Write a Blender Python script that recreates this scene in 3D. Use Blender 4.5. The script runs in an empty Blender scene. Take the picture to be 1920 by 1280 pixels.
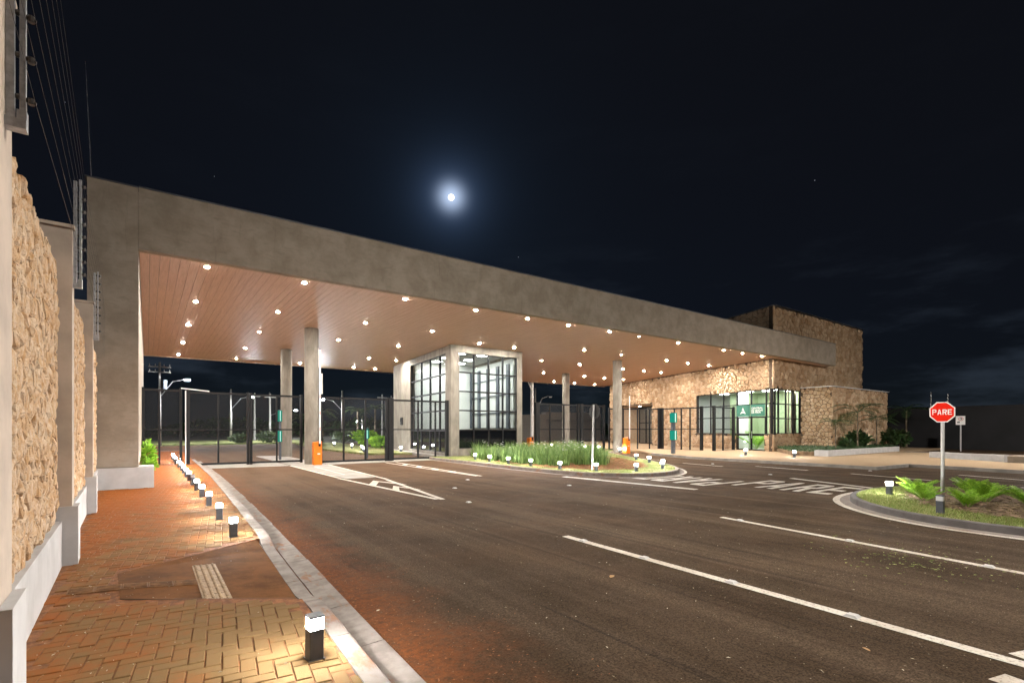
import bpy, math, random
import numpy as np
from mathutils import Vector, Matrix
R = math.radians
random.seed(7)
scene = bpy.context.scene
COL = scene.collection

# ------------------------------------------------------------------ camera, sky, moonlight, exposure
A0 = R(54.137)                                   # heading: X runs along the portal, Y is depth
cam_d = bpy.data.cameras.new('camera'); cam = bpy.data.objects.new('camera', cam_d); COL.objects.link(cam)
cam.location = (0, 0, 1.70); cam.rotation_euler = (R(90), 0, A0 - R(90))
cam_d.sensor_width = 36; cam_d.lens = 17.756; cam_d.shift_y = 0.0849; cam_d.clip_end = 3000; cam_d.clip_start = 0.05
scene.camera = cam
FWD = Vector((math.cos(A0), math.sin(A0), 0)); RGT = Vector((math.sin(A0), -math.cos(A0), 0))
MOON = (FWD + RGT * -0.1204 + Vector((0, 0, 0.4583))).normalized()

world = bpy.data.worlds.new('World'); scene.world = world; world.use_nodes = True
wn, wl = world.node_tree.nodes, world.node_tree.links
wn.clear()
def W(t, **k):
    n = wn.new(t)
    for a, b in k.items(): setattr(n, a, b)
    return n
def wmath(op, a, b=None, c=None):
    n = W('ShaderNodeMath', operation=op)
    for i, v in enumerate((a, b, c)):
        if v is None: continue
        if isinstance(v, (int, float)): n.inputs[i].default_value = v
        else: wl.new(v, n.inputs[i])
    return n.outputs[0]
def wscale(colr, fac):
    n = W('ShaderNodeVectorMath', operation='SCALE')
    if isinstance(colr, tuple): n.inputs[0].default_value = colr
    else: wl.new(colr, n.inputs[0])
    if isinstance(fac, (int, float)): n.inputs['Scale'].default_value = fac
    else: wl.new(fac, n.inputs['Scale'])
    return n.outputs[0]
def wadd(a, b):
    n = W('ShaderNodeVectorMath', operation='ADD')
    for i, v in enumerate((a, b)):
        if isinstance(v, tuple): n.inputs[i].default_value = v
        else: wl.new(v, n.inputs[i])
    return n.outputs[0]
sky = W('ShaderNodeTexSky', sky_type='NISHITA', sun_disc=False)
sky.sun_elevation = math.asin(MOON.z); sky.sun_rotation = math.atan2(MOON.x, MOON.y)
sky.air_density = 1.0; sky.dust_density = 0.3; sky.ozone_density = 4.0
tc = W('ShaderNodeTexCoord')
dirv = tc.outputs['Generated']
dt = W('ShaderNodeVectorMath', operation='DOT_PRODUCT'); wl.new(dirv, dt.inputs[0]); dt.inputs[1].default_value = MOON
ang = wmath('ARCCOSINE', wmath('MINIMUM', dt.outputs['Value'], 0.9999999))
# the moon's aureole in thin high haze
g1 = wmath('EXPONENT', wmath('MULTIPLY', wmath('POWER', wmath('DIVIDE', ang, 0.0205), 2.0), -1.0))
g2 = wmath('EXPONENT', wmath('DIVIDE', ang, -0.026))
g3 = wmath('EXPONENT', wmath('DIVIDE', ang, -0.09))
aur = wadd(wadd(wscale((0.42, 0.50, 0.63), g1), wscale((0.085, 0.14, 0.27), g2)), wscale((0.0020, 0.0060, 0.0125), g3))
# thin clouds, low in the sky mostly
mp = W('ShaderNodeMapping'); mp.inputs['Scale'].default_value = (2.2, 2.2, 9.0); wl.new(dirv, mp.inputs['Vector'])
cn = W('ShaderNodeTexNoise'); cn.inputs['Scale'].default_value = 1.5; cn.inputs['Detail'].default_value = 7.0; cn.inputs['Roughness'].default_value = 0.6
wl.new(mp.outputs[0], cn.inputs['Vector'])
cr = W('ShaderNodeMapRange', interpolation_type='SMOOTHSTEP'); cr.inputs['From Min'].default_value = 0.50; cr.inputs['From Max'].default_value = 0.72
wl.new(cn.outputs[0], cr.inputs['Value'])
sx = W('ShaderNodeSeparateXYZ'); wl.new(dirv, sx.inputs[0])
lowm = W('ShaderNodeMapRange'); lowm.inputs['From Min'].default_value = 0.34; lowm.inputs['From Max'].default_value = 0.10
wl.new(sx.outputs['Z'], lowm.inputs['Value'])
cloud = wscale((0.0125, 0.017, 0.024), wmath('MULTIPLY', cr.outputs[0], wmath('ADD', wmath('MULTIPLY', lowm.outputs[0], 0.97), 0.03)))
# a few stars
sv = W('ShaderNodeTexVoronoi', feature='F1'); sv.inputs['Scale'].default_value = 46.0; wl.new(dirv, sv.inputs['Vector'])
sp = wmath('LESS_THAN', sv.outputs['Distance'], 0.03)
sc_ = W('ShaderNodeSeparateColor'); wl.new(sv.outputs['Color'], sc_.inputs[0])
star = wscale((0.22, 0.24, 0.28), wmath('MULTIPLY', sp, wmath('GREATER_THAN', sc_.outputs[0], 0.86)))
tint = W('ShaderNodeVectorMath', operation='MULTIPLY'); wl.new(sky.outputs[0], tint.inputs[0]); tint.inputs[1].default_value = (0.30, 0.75, 1.35)
base = wadd(wscale(tint.outputs[0], 0.00052), (0.0036, 0.0036, 0.0038))
tot = wadd(wadd(base, aur), wadd(cloud, star))
bg = W('ShaderNodeBackground'); wl.new(tot, bg.inputs['Color']); bg.inputs['Strength'].default_value = 1.0
wo = W('ShaderNodeOutputWorld'); wl.new(bg.outputs[0], wo.inputs['Surface'])

sun_d = bpy.data.lights.new('moonlight', 'SUN'); sun_d.energy = 0.03; sun_d.angle = R(0.5); sun_d.color = (0.8, 0.88, 1.0)
sun = bpy.data.objects.new('moonlight', sun_d); COL.objects.link(sun)
sun.rotation_euler = (-MOON).to_track_quat('-Z', 'Y').to_euler(); sun.location = MOON * 50

scene.view_settings.view_transform = 'Standard'; scene.view_settings.look = 'None'
scene.view_settings.exposure = 0.12; scene.view_settings.gamma = 1.0; scene.view_settings.use_curve_mapping = False
scene.render.engine = 'CYCLES'
cy = scene.cycles
cy.use_denoising = True; cy.sample_clamp_indirect = 4.0; cy.max_bounces = 8; cy.diffuse_bounces = 4; cy.glossy_bounces = 3
cy.transparent_max_bounces = 24; cy.use_light_tree = True; cy.caustics_reflective = False; cy.caustics_refractive = False

# ------------------------------------------------------------------ lamp strengths
L_DOWN = 6400.0
L_BOLL = 500.0
L_STREET = 1900.0
L_FAR = 6500.0
L_ROOM = 70.0        # interior ceiling panels, and the fill discs added in the portal

# ------------------------------------------------------------------ materials
MATS = {}
def nt(name):
    m = bpy.data.materials.new(name); m.use_nodes = True
    n, l = m.node_tree.nodes, m.node_tree.links
    n.clear(); out = n.new('ShaderNodeOutputMaterial')
    MATS[name] = m
    return m, n, l, out
def lin(n, l, sock, v):
    if isinstance(v, (int, float)): sock.default_value = v
    elif isinstance(v, tuple): sock.default_value = (*v, 1.0) if len(v) == 3 and sock.type == 'RGBA' else v
    else: l.new(v, sock)
def nmath(n, l, op, a, b=None):
    k = n.new('ShaderNodeMath'); k.operation = op
    lin(n, l, k.inputs[0], a)
    if b is not None: lin(n, l, k.inputs[1], b)
    return k.outputs[0]
def nmix(n, l, fac, a, b, mode='MIX'):
    k = n.new('ShaderNodeMix'); k.data_type = 'RGBA'; k.blend_type = mode
    lin(n, l, k.inputs[0], fac); lin(n, l, k.inputs[6], a); lin(n, l, k.inputs[7], b)
    return k.outputs[2]
def nnoise(n, l, vec, scale, detail=4.0, rough=0.55, dist=0.0):
    k = n.new('ShaderNodeTexNoise'); k.inputs['Scale'].default_value = scale; k.inputs['Detail'].default_value = detail
    k.inputs['Roughness'].default_value = rough; k.inputs['Distortion'].default_value = dist
    l.new(vec, k.inputs['Vector']); return k.outputs[0]
def nramp(n, l, v, a, b, lo=0.0, hi=1.0):
    k = n.new('ShaderNodeMapRange'); k.interpolation_type = 'SMOOTHSTEP'
    k.inputs['From Min'].default_value = a; k.inputs['From Max'].default_value = b
    k.inputs['To Min'].default_value = lo; k.inputs['To Max'].default_value = hi
    l.new(v, k.inputs['Value']); return k.outputs[0]
def npos(n, l, scale=None):
    g = n.new('ShaderNodeNewGeometry'); v = g.outputs['Position']
    if scale:
        k = n.new('ShaderNodeMapping'); k.inputs['Scale'].default_value = scale; l.new(v, k.inputs['Vector']); v = k.outputs[0]
    return v
def nrand(n):
    return n.new('ShaderNodeNewGeometry').outputs['Random Per Island']
def pbsdf(n, l, out, col, rough=0.6, metal=0.0, spec=0.5, bump=None, bstr=0.3, bdist=0.01, coat=0.0, **kw):
    p = n.new('ShaderNodeBsdfPrincipled')
    lin(n, l, p.inputs['Base Color'], col); lin(n, l, p.inputs['Roughness'], rough)
    p.inputs['Metallic'].default_value = metal; p.inputs['Specular IOR Level'].default_value = spec
    p.inputs['Coat Weight'].default_value = coat
    if bump is not None:
        b = n.new('ShaderNodeBump'); b.inputs['Strength'].default_value = bstr; b.inputs['Distance'].default_value = bdist
        l.new(bump, b.inputs['Height']); l.new(b.outputs[0], p.inputs['Normal'])
    l.new(p.outputs[0], out.inputs['Surface'])
    return p
def simple(name, col, rough=0.6, metal=0.0, spec=0.5, var=0.25, scale=6.0, bstr=0.0, bscale=60.0, bdist=0.004, island=0.0, pscale=None):
    m, n, l, out = nt(name)
    v = npos(n, l, pscale)
    f = nramp(n, l, nnoise(n, l, v, scale, 6.0), 0.3, 0.7)
    c = nmix(n, l, f, tuple(x * (1 - var) for x in col), tuple(min(1, x * (1 + var)) for x in col))
    if island:
        c = nmix(n, l, 1.0, c, nmix(n, l, nrand(n), (1 - island,) * 3, (1 + island * 0.5,) * 3), 'MULTIPLY')
    b = nnoise(n, l, v, bscale, 3.0) if bstr else None
    pbsdf(n, l, out, c, rough, metal, spec, b, bstr, bdist)
    return m
def emit(name, col, strength):
    m, n, l, out = nt(name)
    e = n.new('ShaderNodeEmission'); e.inputs[0].default_value = (*col, 1); e.inputs[1].default_value = strength
    l.new(e.outputs[0], out.inputs['Surface']); return m

def make_materials():
    # asphalt with red earth carried in along the left kerb, paler wheel tracks, grit
    m, n, l, out = nt('asphalt')
    v = npos(n, l)
    fine = nnoise(n, l, v, 85.0, 4.0, 0.8); grit = n.new('ShaderNodeTexVoronoi'); grit.inputs['Scale'].default_value = 42.0; l.new(v, grit.inputs['Vector'])
    agg = n.new('ShaderNodeTexVoronoi'); agg.inputs['Scale'].default_value = 95.0; l.new(v, agg.inputs['Vector'])
    ag = n.new('ShaderNodeSeparateColor'); l.new(agg.outputs['Color'], ag.inputs[0])
    blot = nramp(n, l, nnoise(n, l, v, 0.6, 8.0, 0.68), 0.30, 0.72)
    trk = nramp(n, l, nnoise(n, l, npos(n, l, (1.5, 0.05, 1.0)), 0.9, 6.0, 0.6), 0.42, 0.64)
    skid = nramp(n, l, nnoise(n, l, npos(n, l, (6.0, 0.10, 1.0)), 1.0, 5.0, 0.65), 0.56, 0.68)
    c = nmix(n, l, blot, (0.0360, 0.0240, 0.0148), (0.0600, 0.0405, 0.0250))
    c = nmix(n, l, nmath(n, l, 'MULTIPLY', trk, 0.7), c, (0.090, 0.065, 0.045))
    c = nmix(n, l, nmath(n, l, 'MULTIPLY', skid, 0.6), c, (0.019, 0.0145, 0.0115))
    c = nmix(n, l, 1.0, c, nmix(n, l, ag.outputs[0], (0.55, 0.53, 0.50), (1.55, 1.50, 1.45)), 'MULTIPLY')
    c = nmix(n, l, nramp(n, l, fine, 0.60, 0.74), c, (0.125, 0.095, 0.066))
    gs = n.new('ShaderNodeSeparateColor'); l.new(grit.outputs['Color'], gs.inputs[0])
    gm = nmath(n, l, 'MULTIPLY', nmath(n, l, 'LESS_THAN', grit.outputs['Distance'], 0.2), nmath(n, l, 'GREATER_THAN', gs.outputs[0], 0.965))
    c = nmix(n, l, gm, c, (0.28, 0.25, 0.20))
    s = n.new('ShaderNodeSeparateXYZ'); l.new(v, s.inputs[0])
    edge = nmath(n, l, 'ADD', nmath(n, l, 'SUBTRACT', s.outputs['X'], nmath(n, l, 'MULTIPLY', s.outputs['Y'], 0.02)), nmath(n, l, 'MULTIPLY', nnoise(n, l, v, 1.3, 5.0, 0.65), -1.5))
    dust = nramp(n, l, edge, 1.75, 0.55)
    dust2 = nramp(n, l, nnoise(n, l, v, 13.0, 8.0, 0.85), 0.36, 0.60, 0.22, 1.0)
    c = nmix(n, l, nmath(n, l, 'MULTIPLY', dust, dust2), c, (0.20, 0.062, 0.018))
    # thin earth coat, raised towards the portal to paint in the canopy's light
    earth_canopy_light = nramp(n, l, nmath(n, l, 'ADD', nmath(n, l, 'MULTIPLY', s.outputs['Y'], 0.035), nnoise(n, l, v, 0.8, 5.0)), 0.5, 1.35, 0.0, 0.55)
    c = nmix(n, l, earth_canopy_light, c, (0.130, 0.074, 0.040))
    pbsdf(n, l, out, c, nmix(n, l, blot, (0.92,) * 3, (0.80,) * 3), 0, 0.05, nmath(n, l, 'ADD', fine, grit.outputs['Distance']), 0.55, 0.006)
    # buff pavers under orange earth
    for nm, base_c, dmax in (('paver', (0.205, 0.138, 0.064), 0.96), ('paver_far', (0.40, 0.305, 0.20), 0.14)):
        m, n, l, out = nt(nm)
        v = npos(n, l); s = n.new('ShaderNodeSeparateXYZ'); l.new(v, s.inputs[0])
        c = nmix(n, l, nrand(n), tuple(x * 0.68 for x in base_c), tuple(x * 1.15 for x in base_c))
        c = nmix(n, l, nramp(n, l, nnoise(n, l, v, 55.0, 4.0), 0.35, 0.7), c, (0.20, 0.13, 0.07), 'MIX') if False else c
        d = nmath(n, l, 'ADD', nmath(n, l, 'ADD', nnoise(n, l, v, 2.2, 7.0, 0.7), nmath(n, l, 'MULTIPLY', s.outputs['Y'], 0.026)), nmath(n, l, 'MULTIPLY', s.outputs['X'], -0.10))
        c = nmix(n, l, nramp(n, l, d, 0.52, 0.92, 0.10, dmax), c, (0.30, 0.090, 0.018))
        c = nmix(n, l, nramp(n, l, nnoise(n, l, v, 42.0, 4.0, 0.7), 0.56, 0.72, 0.0, 0.45), c, (0.17, 0.085, 0.035))
        pbsdf(n, l, out, c, 0.9, 0, 0.08, nnoise(n, l, v, 140.0, 3.0), 0.35, 0.004)
    simple('red_earth', (0.22, 0.085, 0.030), 0.95, var=0.4, scale=14.0, bstr=0.8, bscale=60.0, bdist=0.01)
    # ramp: concrete under trodden earth
    m, n, l, out = nt('dusty_ramp')
    v = npos(n, l)
    c = nmix(n, l, nramp(n, l, nnoise(n, l, v, 2.2, 7.0, 0.7), 0.34, 0.66), (0.100, 0.044, 0.016), (0.190, 0.080, 0.026))
    c = nmix(n, l, nramp(n, l, nnoise(n, l, npos(n, l, (0.6, 3.0, 1.0)), 3.0, 6.0, 0.7), 0.55, 0.72, 0, 0.5), c, (0.14, 0.072, 0.032))
    pbsdf(n, l, out, c, 0.95, 0, 0.08, nnoise(n, l, v, 90.0, 4.0), 0.5, 0.006)
    # kerb concrete with earth streaks
    m, n, l, out = nt('kerb_concrete')
    v = npos(n, l)
    c = nmix(n, l, nramp(n, l, nnoise(n, l, v, 5.0, 7.0, 0.65), 0.3, 0.7), (0.19, 0.160, 0.140), (0.30, 0.262, 0.235))
    c = nmix(n, l, nramp(n, l, nnoise(n, l, npos(n, l, (2.2, 0.8, 1.0)), 2.0, 7.0, 0.7), 0.54, 0.66, 0, 0.75), c, (0.26, 0.110, 0.048))
    pbsdf(n, l, out, c, 0.85, 0, 0.3, nnoise(n, l, v, 80.0, 4.0), 0.35, 0.004)
    simple('slab_concrete', (0.27, 0.25, 0.225), 0.8, var=0.22, scale=1.8, bstr=0.2, bscale=50.0)
    # portal render: trowelled cement
    m, n, l, out = nt('burnt_cement')
    v = npos(n, l)
    a = nnoise(n, l, v, 1.6, 8.0, 0.66, 0.3); b2 = nnoise(n, l, npos(n, l, (0.6, 0.6, 2.6)), 4.2, 7.0, 0.72, 0.8)
    c = nmix(n, l, nramp(n, l, a, 0.30, 0.70), (0.265, 0.225, 0.178), (0.375, 0.322, 0.262))
    c = nmix(n, l, nramp(n, l, b2, 0.50, 0.70, 0, 0.5), c, (0.225, 0.192, 0.152))
    c = nmix(n, l, nramp(n, l, nnoise(n, l, npos(n, l, (3.0, 3.0, 0.22)), 2.0, 5.0, 0.7), 0.60, 0.72, 0, 0.25), c, (0.12, 0.10, 0.08))
    c = nmix(n, l, nramp(n, l, nnoise(n, l, v, 26.0, 6.0, 0.75), 0.56, 0.70, 0, 0.35), c, (0.34, 0.295, 0.24))
    pbsdf(n, l, out, c, 0.85, 0, 0.25, nnoise(n, l, v, 24.0, 8.0, 0.75), 0.35, 0.012)
    # fair-faced concrete of columns and guardhouse
    m, n, l, out = nt('fair_concrete')
    v = npos(n, l)
    c = nmix(n, l, nramp(n, l, nnoise(n, l, npos(n, l, (1, 1, 0.35)), 2.4, 7.0, 0.65, 0.5), 0.3, 0.7), (0.17, 0.153, 0.126), (0.285, 0.258, 0.218))
    c = nmix(n, l, nramp(n, l, nnoise(n, l, v, 16.0, 5.0, 0.7), 0.58, 0.72, 0, 0.45), c, (0.14, 0.124, 0.102))
    pbsdf(n, l, out, c, 0.75, 0, 0.4, nnoise(n, l, v, 40.0, 5.0), 0.2, 0.004)
    simple('white_plaster', (0.50, 0.49, 0.485), 0.85, var=0.10, scale=3.0, bstr=0.15, bscale=60.0)
    simple('pilaster_render', (0.47, 0.385, 0.31), 0.85, var=0.15, scale=2.5, bstr=0.2, bscale=45.0)
    # left wall stones: pale ochre, pitted
    m, n, l, out = nt('rough_stone')
    v = npos(n, l); r = nrand(n)
    c = nmix(n, l, r, (0.62, 0.45, 0.29), (0.80, 0.66, 0.50))
    c = nmix(n, l, nramp(n, l, nnoise(n, l, v, 7.0, 7.0, 0.7, 0.5), 0.35, 0.68), c, (0.58, 0.335, 0.155))
    c = nmix(n, l, nramp(n, l, nnoise(n, l, v, 22.0, 6.0, 0.75), 0.56, 0.70, 0, 0.8), c, (0.80, 0.68, 0.52))
    pit = nnoise(n, l, v, 34.0, 8.0, 0.78)
    c = nmix(n, l, nramp(n, l, pit, 0.40, 0.28, 0, 0.6), c, (0.26, 0.15, 0.07))
    big = nnoise(n, l, v, 9.0, 6.0, 0.7, 0.6)
    pbsdf(n, l, out, c, 0.95, 0, 0.15, nmath(n, l, 'ADD', nmath(n, l, 'MULTIPLY', pit, 0.6), big), 0.75, 0.035)
    # building stones: flat cladding, several tans
    m, n, l, out = nt('clad_stone')
    v = npos(n, l); r = nrand(n)
    c = nmix(n, l, r, (0.33, 0.215, 0.125), (0.62, 0.48, 0.33))
    c = nmix(n, l, nramp(n, l, nnoise(n, l, v, 5.0, 6.0, 0.7), 0.38, 0.66, 0, 0.7), c, (0.42, 0.25, 0.13))
    c = nmix(n, l, nramp(n, l, nnoise(n, l, v, 14.0, 5.0, 0.7), 0.56, 0.7, 0, 0.6), c, (0.53, 0.43, 0.32))
    pbsdf(n, l, out, c, 0.9, 0, 0.2, nnoise(n, l, v, 18.0, 6.0, 0.7), 0.8, 0.04)
    simple('sand_mortar', (0.34, 0.22, 0.125), 0.95, var=0.3, scale=8.0, bstr=0.5, bscale=40.0)
    simple('mortar', (0.085, 0.058, 0.038), 0.95, var=0.3, scale=8.0, bstr=0.5, bscale=40.0)
    # soffit boards: glossy laminated wood
    m, n, l, out = nt('soffit_board')
    v = npos(n, l); gr = npos(n, l, (9.0, 0.35, 1.0))
    c = nmix(n, l, nrand(n), (0.62, 0.375, 0.245), (0.76, 0.49, 0.335))
    c = nmix(n, l, nramp(n, l, nnoise(n, l, gr, 3.0, 7.0, 0.7, 0.4), 0.35, 0.68, 0, 0.6), c, (0.50, 0.285, 0.175))
    pbsdf(n, l, out, c, 0.44, 0, 0.55, nnoise(n, l, gr, 5.0, 3.0), 0.06, 0.003)
    simple('soffit_trim', (0.50, 0.34, 0.22), 0.5, var=0.1)
    simple('black_metal', (0.009, 0.009, 0.010), 0.5, var=0.2, spec=0.25)
    simple('dark_grey_metal', (0.075, 0.085, 0.105), 0.45, var=0.15)
    simple('galvanised', (0.52, 0.53, 0.55), 0.45, metal=0.85, var=0.2, scale=25.0)
    simple('pale_metal', (0.55, 0.54, 0.53), 0.5, var=0.08)
    simple('white_paint_metal', (0.72, 0.72, 0.72), 0.4, var=0.05)
    simple('red_paint', (0.62, 0.05, 0.03), 0.45, var=0.05)
    simple('sign_red', (0.85, 0.022, 0.008), 0.6, var=0.04, spec=0.1)
    simple('sign_white', (0.85, 0.83, 0.81), 0.6, var=0.03, spec=0.1)
    simple('sign_back', (0.012, 0.012, 0.013), 0.6, var=0.1)
    simple('sign_ink', (0.03, 0.03, 0.035), 0.6, var=0.0)
    simple('orange_paint', (0.82, 0.20, 0.010), 0.45, var=0.06)
    simple('insulator', (0.022, 0.016, 0.012), 0.4, var=0.2)
    simple('wire', (0.06, 0.055, 0.05), 0.6)
    # worn road paint
    m, n, l, out = nt('road_paint')
    v = npos(n, l)
    w_ = nramp(n, l, nnoise(n, l, v, 30.0, 6.0, 0.75), 0.34, 0.50)
    c = nmix(n, l, nramp(n, l, nnoise(n, l, v, 1.6, 5.0), 0.3, 0.7), (0.50, 0.44, 0.37), (0.66, 0.61, 0.54))
    c = nmix(n, l, w_, (0.22, 0.165, 0.12), c)
    pbsdf(n, l, out, c, 0.75, 0, 0.4, nnoise(n, l, v, 150.0), 0.3, 0.003)
    # glass, thin
    def glass(name, tint, refl, rough=0.0):
        m, n, l, out = nt(name)
        t = n.new('ShaderNodeBsdfTransparent'); t.inputs[0].default_value = (*tint, 1)
        g = n.new('ShaderNodeBsdfGlossy'); g.inputs['Roughness'].default_value = rough; g.inputs['Color'].default_value = (0.95, 0.97, 1, 1)
        f = n.new('ShaderNodeFresnel'); f.inputs['IOR'].default_value = 1.5
        x = n.new('ShaderNodeMixShader'); l.new(nmath(n, l, 'MULTIPLY', f.outputs[0], refl), x.inputs[0])
        l.new(t.outputs[0], x.inputs[1]); l.new(g.outputs[0], x.inputs[2]); l.new(x.outputs[0], out.inputs['Surface'])
    glass('glass', (0.86, 0.91, 0.90), 1.6)
    simple('dark_glass', (0.006, 0.007, 0.009), 0.04, var=0.0, spec=0.8)
    # perforated gate sheet: many fine holes, half open
    m, n, l, out = nt('gate_mesh')
    t = n.new('ShaderNodeBsdfTransparent'); d = n.new('ShaderNodeBsdfPrincipled'); d.inputs['Base Color'].default_value = (0.04, 0.04, 0.046, 1); d.inputs['Roughness'].default_value = 0.5
    x = n.new('ShaderNodeMixShader'); x.inputs[0].default_value = 0.20
    l.new(t.outputs[0], x.inputs[1]); l.new(d.outputs[0], x.inputs[2]); l.new(x.outputs[0], out.inputs['Surface'])
    simple('room_white', (0.78, 0.78, 0.74), 0.8, var=0.03)
    simple('blind_white', (0.72, 0.73, 0.70), 0.8, var=0.08, scale=3.0, pscale=(14, 14, 0.2))
    simple('room_floor', (0.40, 0.38, 0.35), 0.35, var=0.05)
    simple('room_green', (0.34, 0.42, 0.25), 0.7, var=0.05)
    simple('curtain', (0.52, 0.44, 0.32), 0.85, var=0.25, scale=2.0, pscale=(9, 9, 0.1))
    simple('sign_green', (0.030, 0.165, 0.115), 0.5, var=0.05)
    simple('chair_orange', (0.75, 0.14, 0.02), 0.6, var=0.1)
    simple('desk_white', (0.70, 0.66, 0.58), 0.5, var=0.05)
    emit('lens_down', (1.0, 0.93, 0.84), L_DOWN)
    emit('lens_down_dim', (1.0, 0.90, 0.78), 60.0)
    emit('lens_bollard', (1.0, 0.985, 0.96), L_BOLL)
    emit('lens_street', (1.0, 0.93, 0.85), L_STREET); emit('lens_street_right', (1.0, 0.93, 0.85), 4000.0)
    emit('lens_far', (0.90, 0.95, 1.0), L_FAR)
    emit('room_panel', (0.97, 1.0, 0.97), L_ROOM)
    emit('totem_glow', (0.03, 0.48, 0.33), 0.6)
    emit('totem_core', (0.55, 1.0, 0.85), 1.4)
    emit('moon_face', (1.0, 0.95, 0.86), 3.0)
    emit('garden_lens', (0.93, 0.97, 1.0), 260.0)
    emit('screen_blue', (0.3, 0.6, 1.0), 1.2)
    # frosted head of the two bollards that are off
    simple('lens_off', (0.68, 0.69, 0.70), 0.5, var=0.05)
    # foliage
    def leaf(name, a, b, rough=0.5, trans=0.25):
        m, n, l, out = nt(name)
        c = nmix(n, l, nrand(n), a, b)
        p = pbsdf(n, l, out, c, rough, 0, 0.4)
        tr = n.new('ShaderNodeBsdfTranslucent'); l.new(c, tr.inputs[0])
        x = n.new('ShaderNodeMixShader'); x.inputs[0].default_value = trans
        l.new(p.outputs[0], x.inputs[1]); l.new(tr.outputs[0], x.inputs[2]); l.new(x.outputs[0], out.inputs['Surface'])
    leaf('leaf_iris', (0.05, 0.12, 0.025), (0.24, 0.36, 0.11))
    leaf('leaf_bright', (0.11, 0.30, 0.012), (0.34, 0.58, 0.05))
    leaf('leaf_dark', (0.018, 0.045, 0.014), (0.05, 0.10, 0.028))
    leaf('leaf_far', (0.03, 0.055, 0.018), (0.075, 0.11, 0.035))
    leaf('leaf_lawn', (0.15, 0.23, 0.045), (0.38, 0.43, 0.14), 0.7)
    leaf('leaf_straw', (0.30, 0.24, 0.10), (0.42, 0.36, 0.19), 0.8)
    leaf('petal', (0.7, 0.7, 0.66), (0.8, 0.8, 0.78), 0.6)
    leaf('dry_leaf', (0.28, 0.13, 0.04), (0.46, 0.30, 0.15), 0.8, 0.1)
    leaf('mulch_red', (0.16, 0.055, 0.02), (0.36, 0.15, 0.06), 0.9, 0.0)
    leaf('mulch_brown', (0.07, 0.04, 0.02), (0.30, 0.20, 0.12), 0.9, 0.0)
    leaf('pale_litter', (0.42, 0.36, 0.26), (0.62, 0.56, 0.46), 0.9, 0.0)
    simple('trunk', (0.16, 0.125, 0.085), 0.9, var=0.35, scale=9.0, bstr=0.6, bscale=25.0)
    simple('bed_soil', (0.20, 0.135, 0.075), 0.95, var=0.45, scale=4.0, bstr=0.8, bscale=30.0, bdist=0.02)
    # lawn base: grass, part dry
    m, n, l, out = nt('lawn_base')
    v = npos(n, l)
    c = nmix(n, l, nramp(n, l, nnoise(n, l, v, 1.4, 5.0, 0.6), 0.38, 0.62), (0.15, 0.19, 0.05), (0.36, 0.33, 0.16))
    c = nmix(n, l, nramp(n, l, nnoise(n, l, v, 60.0, 3.0), 0.35, 0.65, 0, 0.6), c, (0.19, 0.22, 0.07))
    pbsdf(n, l, out, c, 0.95, 0, 0.1, nnoise(n, l, v, 110.0, 3.0), 0.9, 0.02)
    simple('far_field', (0.055, 0.050, 0.026), 0.95, var=0.4, scale=0.15)
    simple('pole_concrete', (0.38, 0.36, 0.33), 0.85, var=0.15, scale=2.0)
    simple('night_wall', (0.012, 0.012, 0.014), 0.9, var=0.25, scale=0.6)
    simple('beige_wall', (0.30, 0.25, 0.20), 0.85, var=0.15)
    simple('roof_sheet', (0.12, 0.115, 0.11), 0.8, var=0.2)
    simple('tactile_dusty', (0.20, 0.095, 0.035), 0.85, var=0.35, scale=12.0, bstr=0.3, bscale=120.0)
    simple('tactile_yellow', (0.36, 0.25, 0.15), 0.8, var=0.25, scale=25.0, bstr=0.3, bscale=120.0)
    simple('kerb_dark', (0.105, 0.095, 0.092), 0.85, var=0.2, scale=3.0, bstr=0.3, bscale=70.0)
    simple('soffit_backing', (0.02, 0.02, 0.02), 0.9)  # dark backing sheet above the ceiling boards
make_materials()

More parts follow.
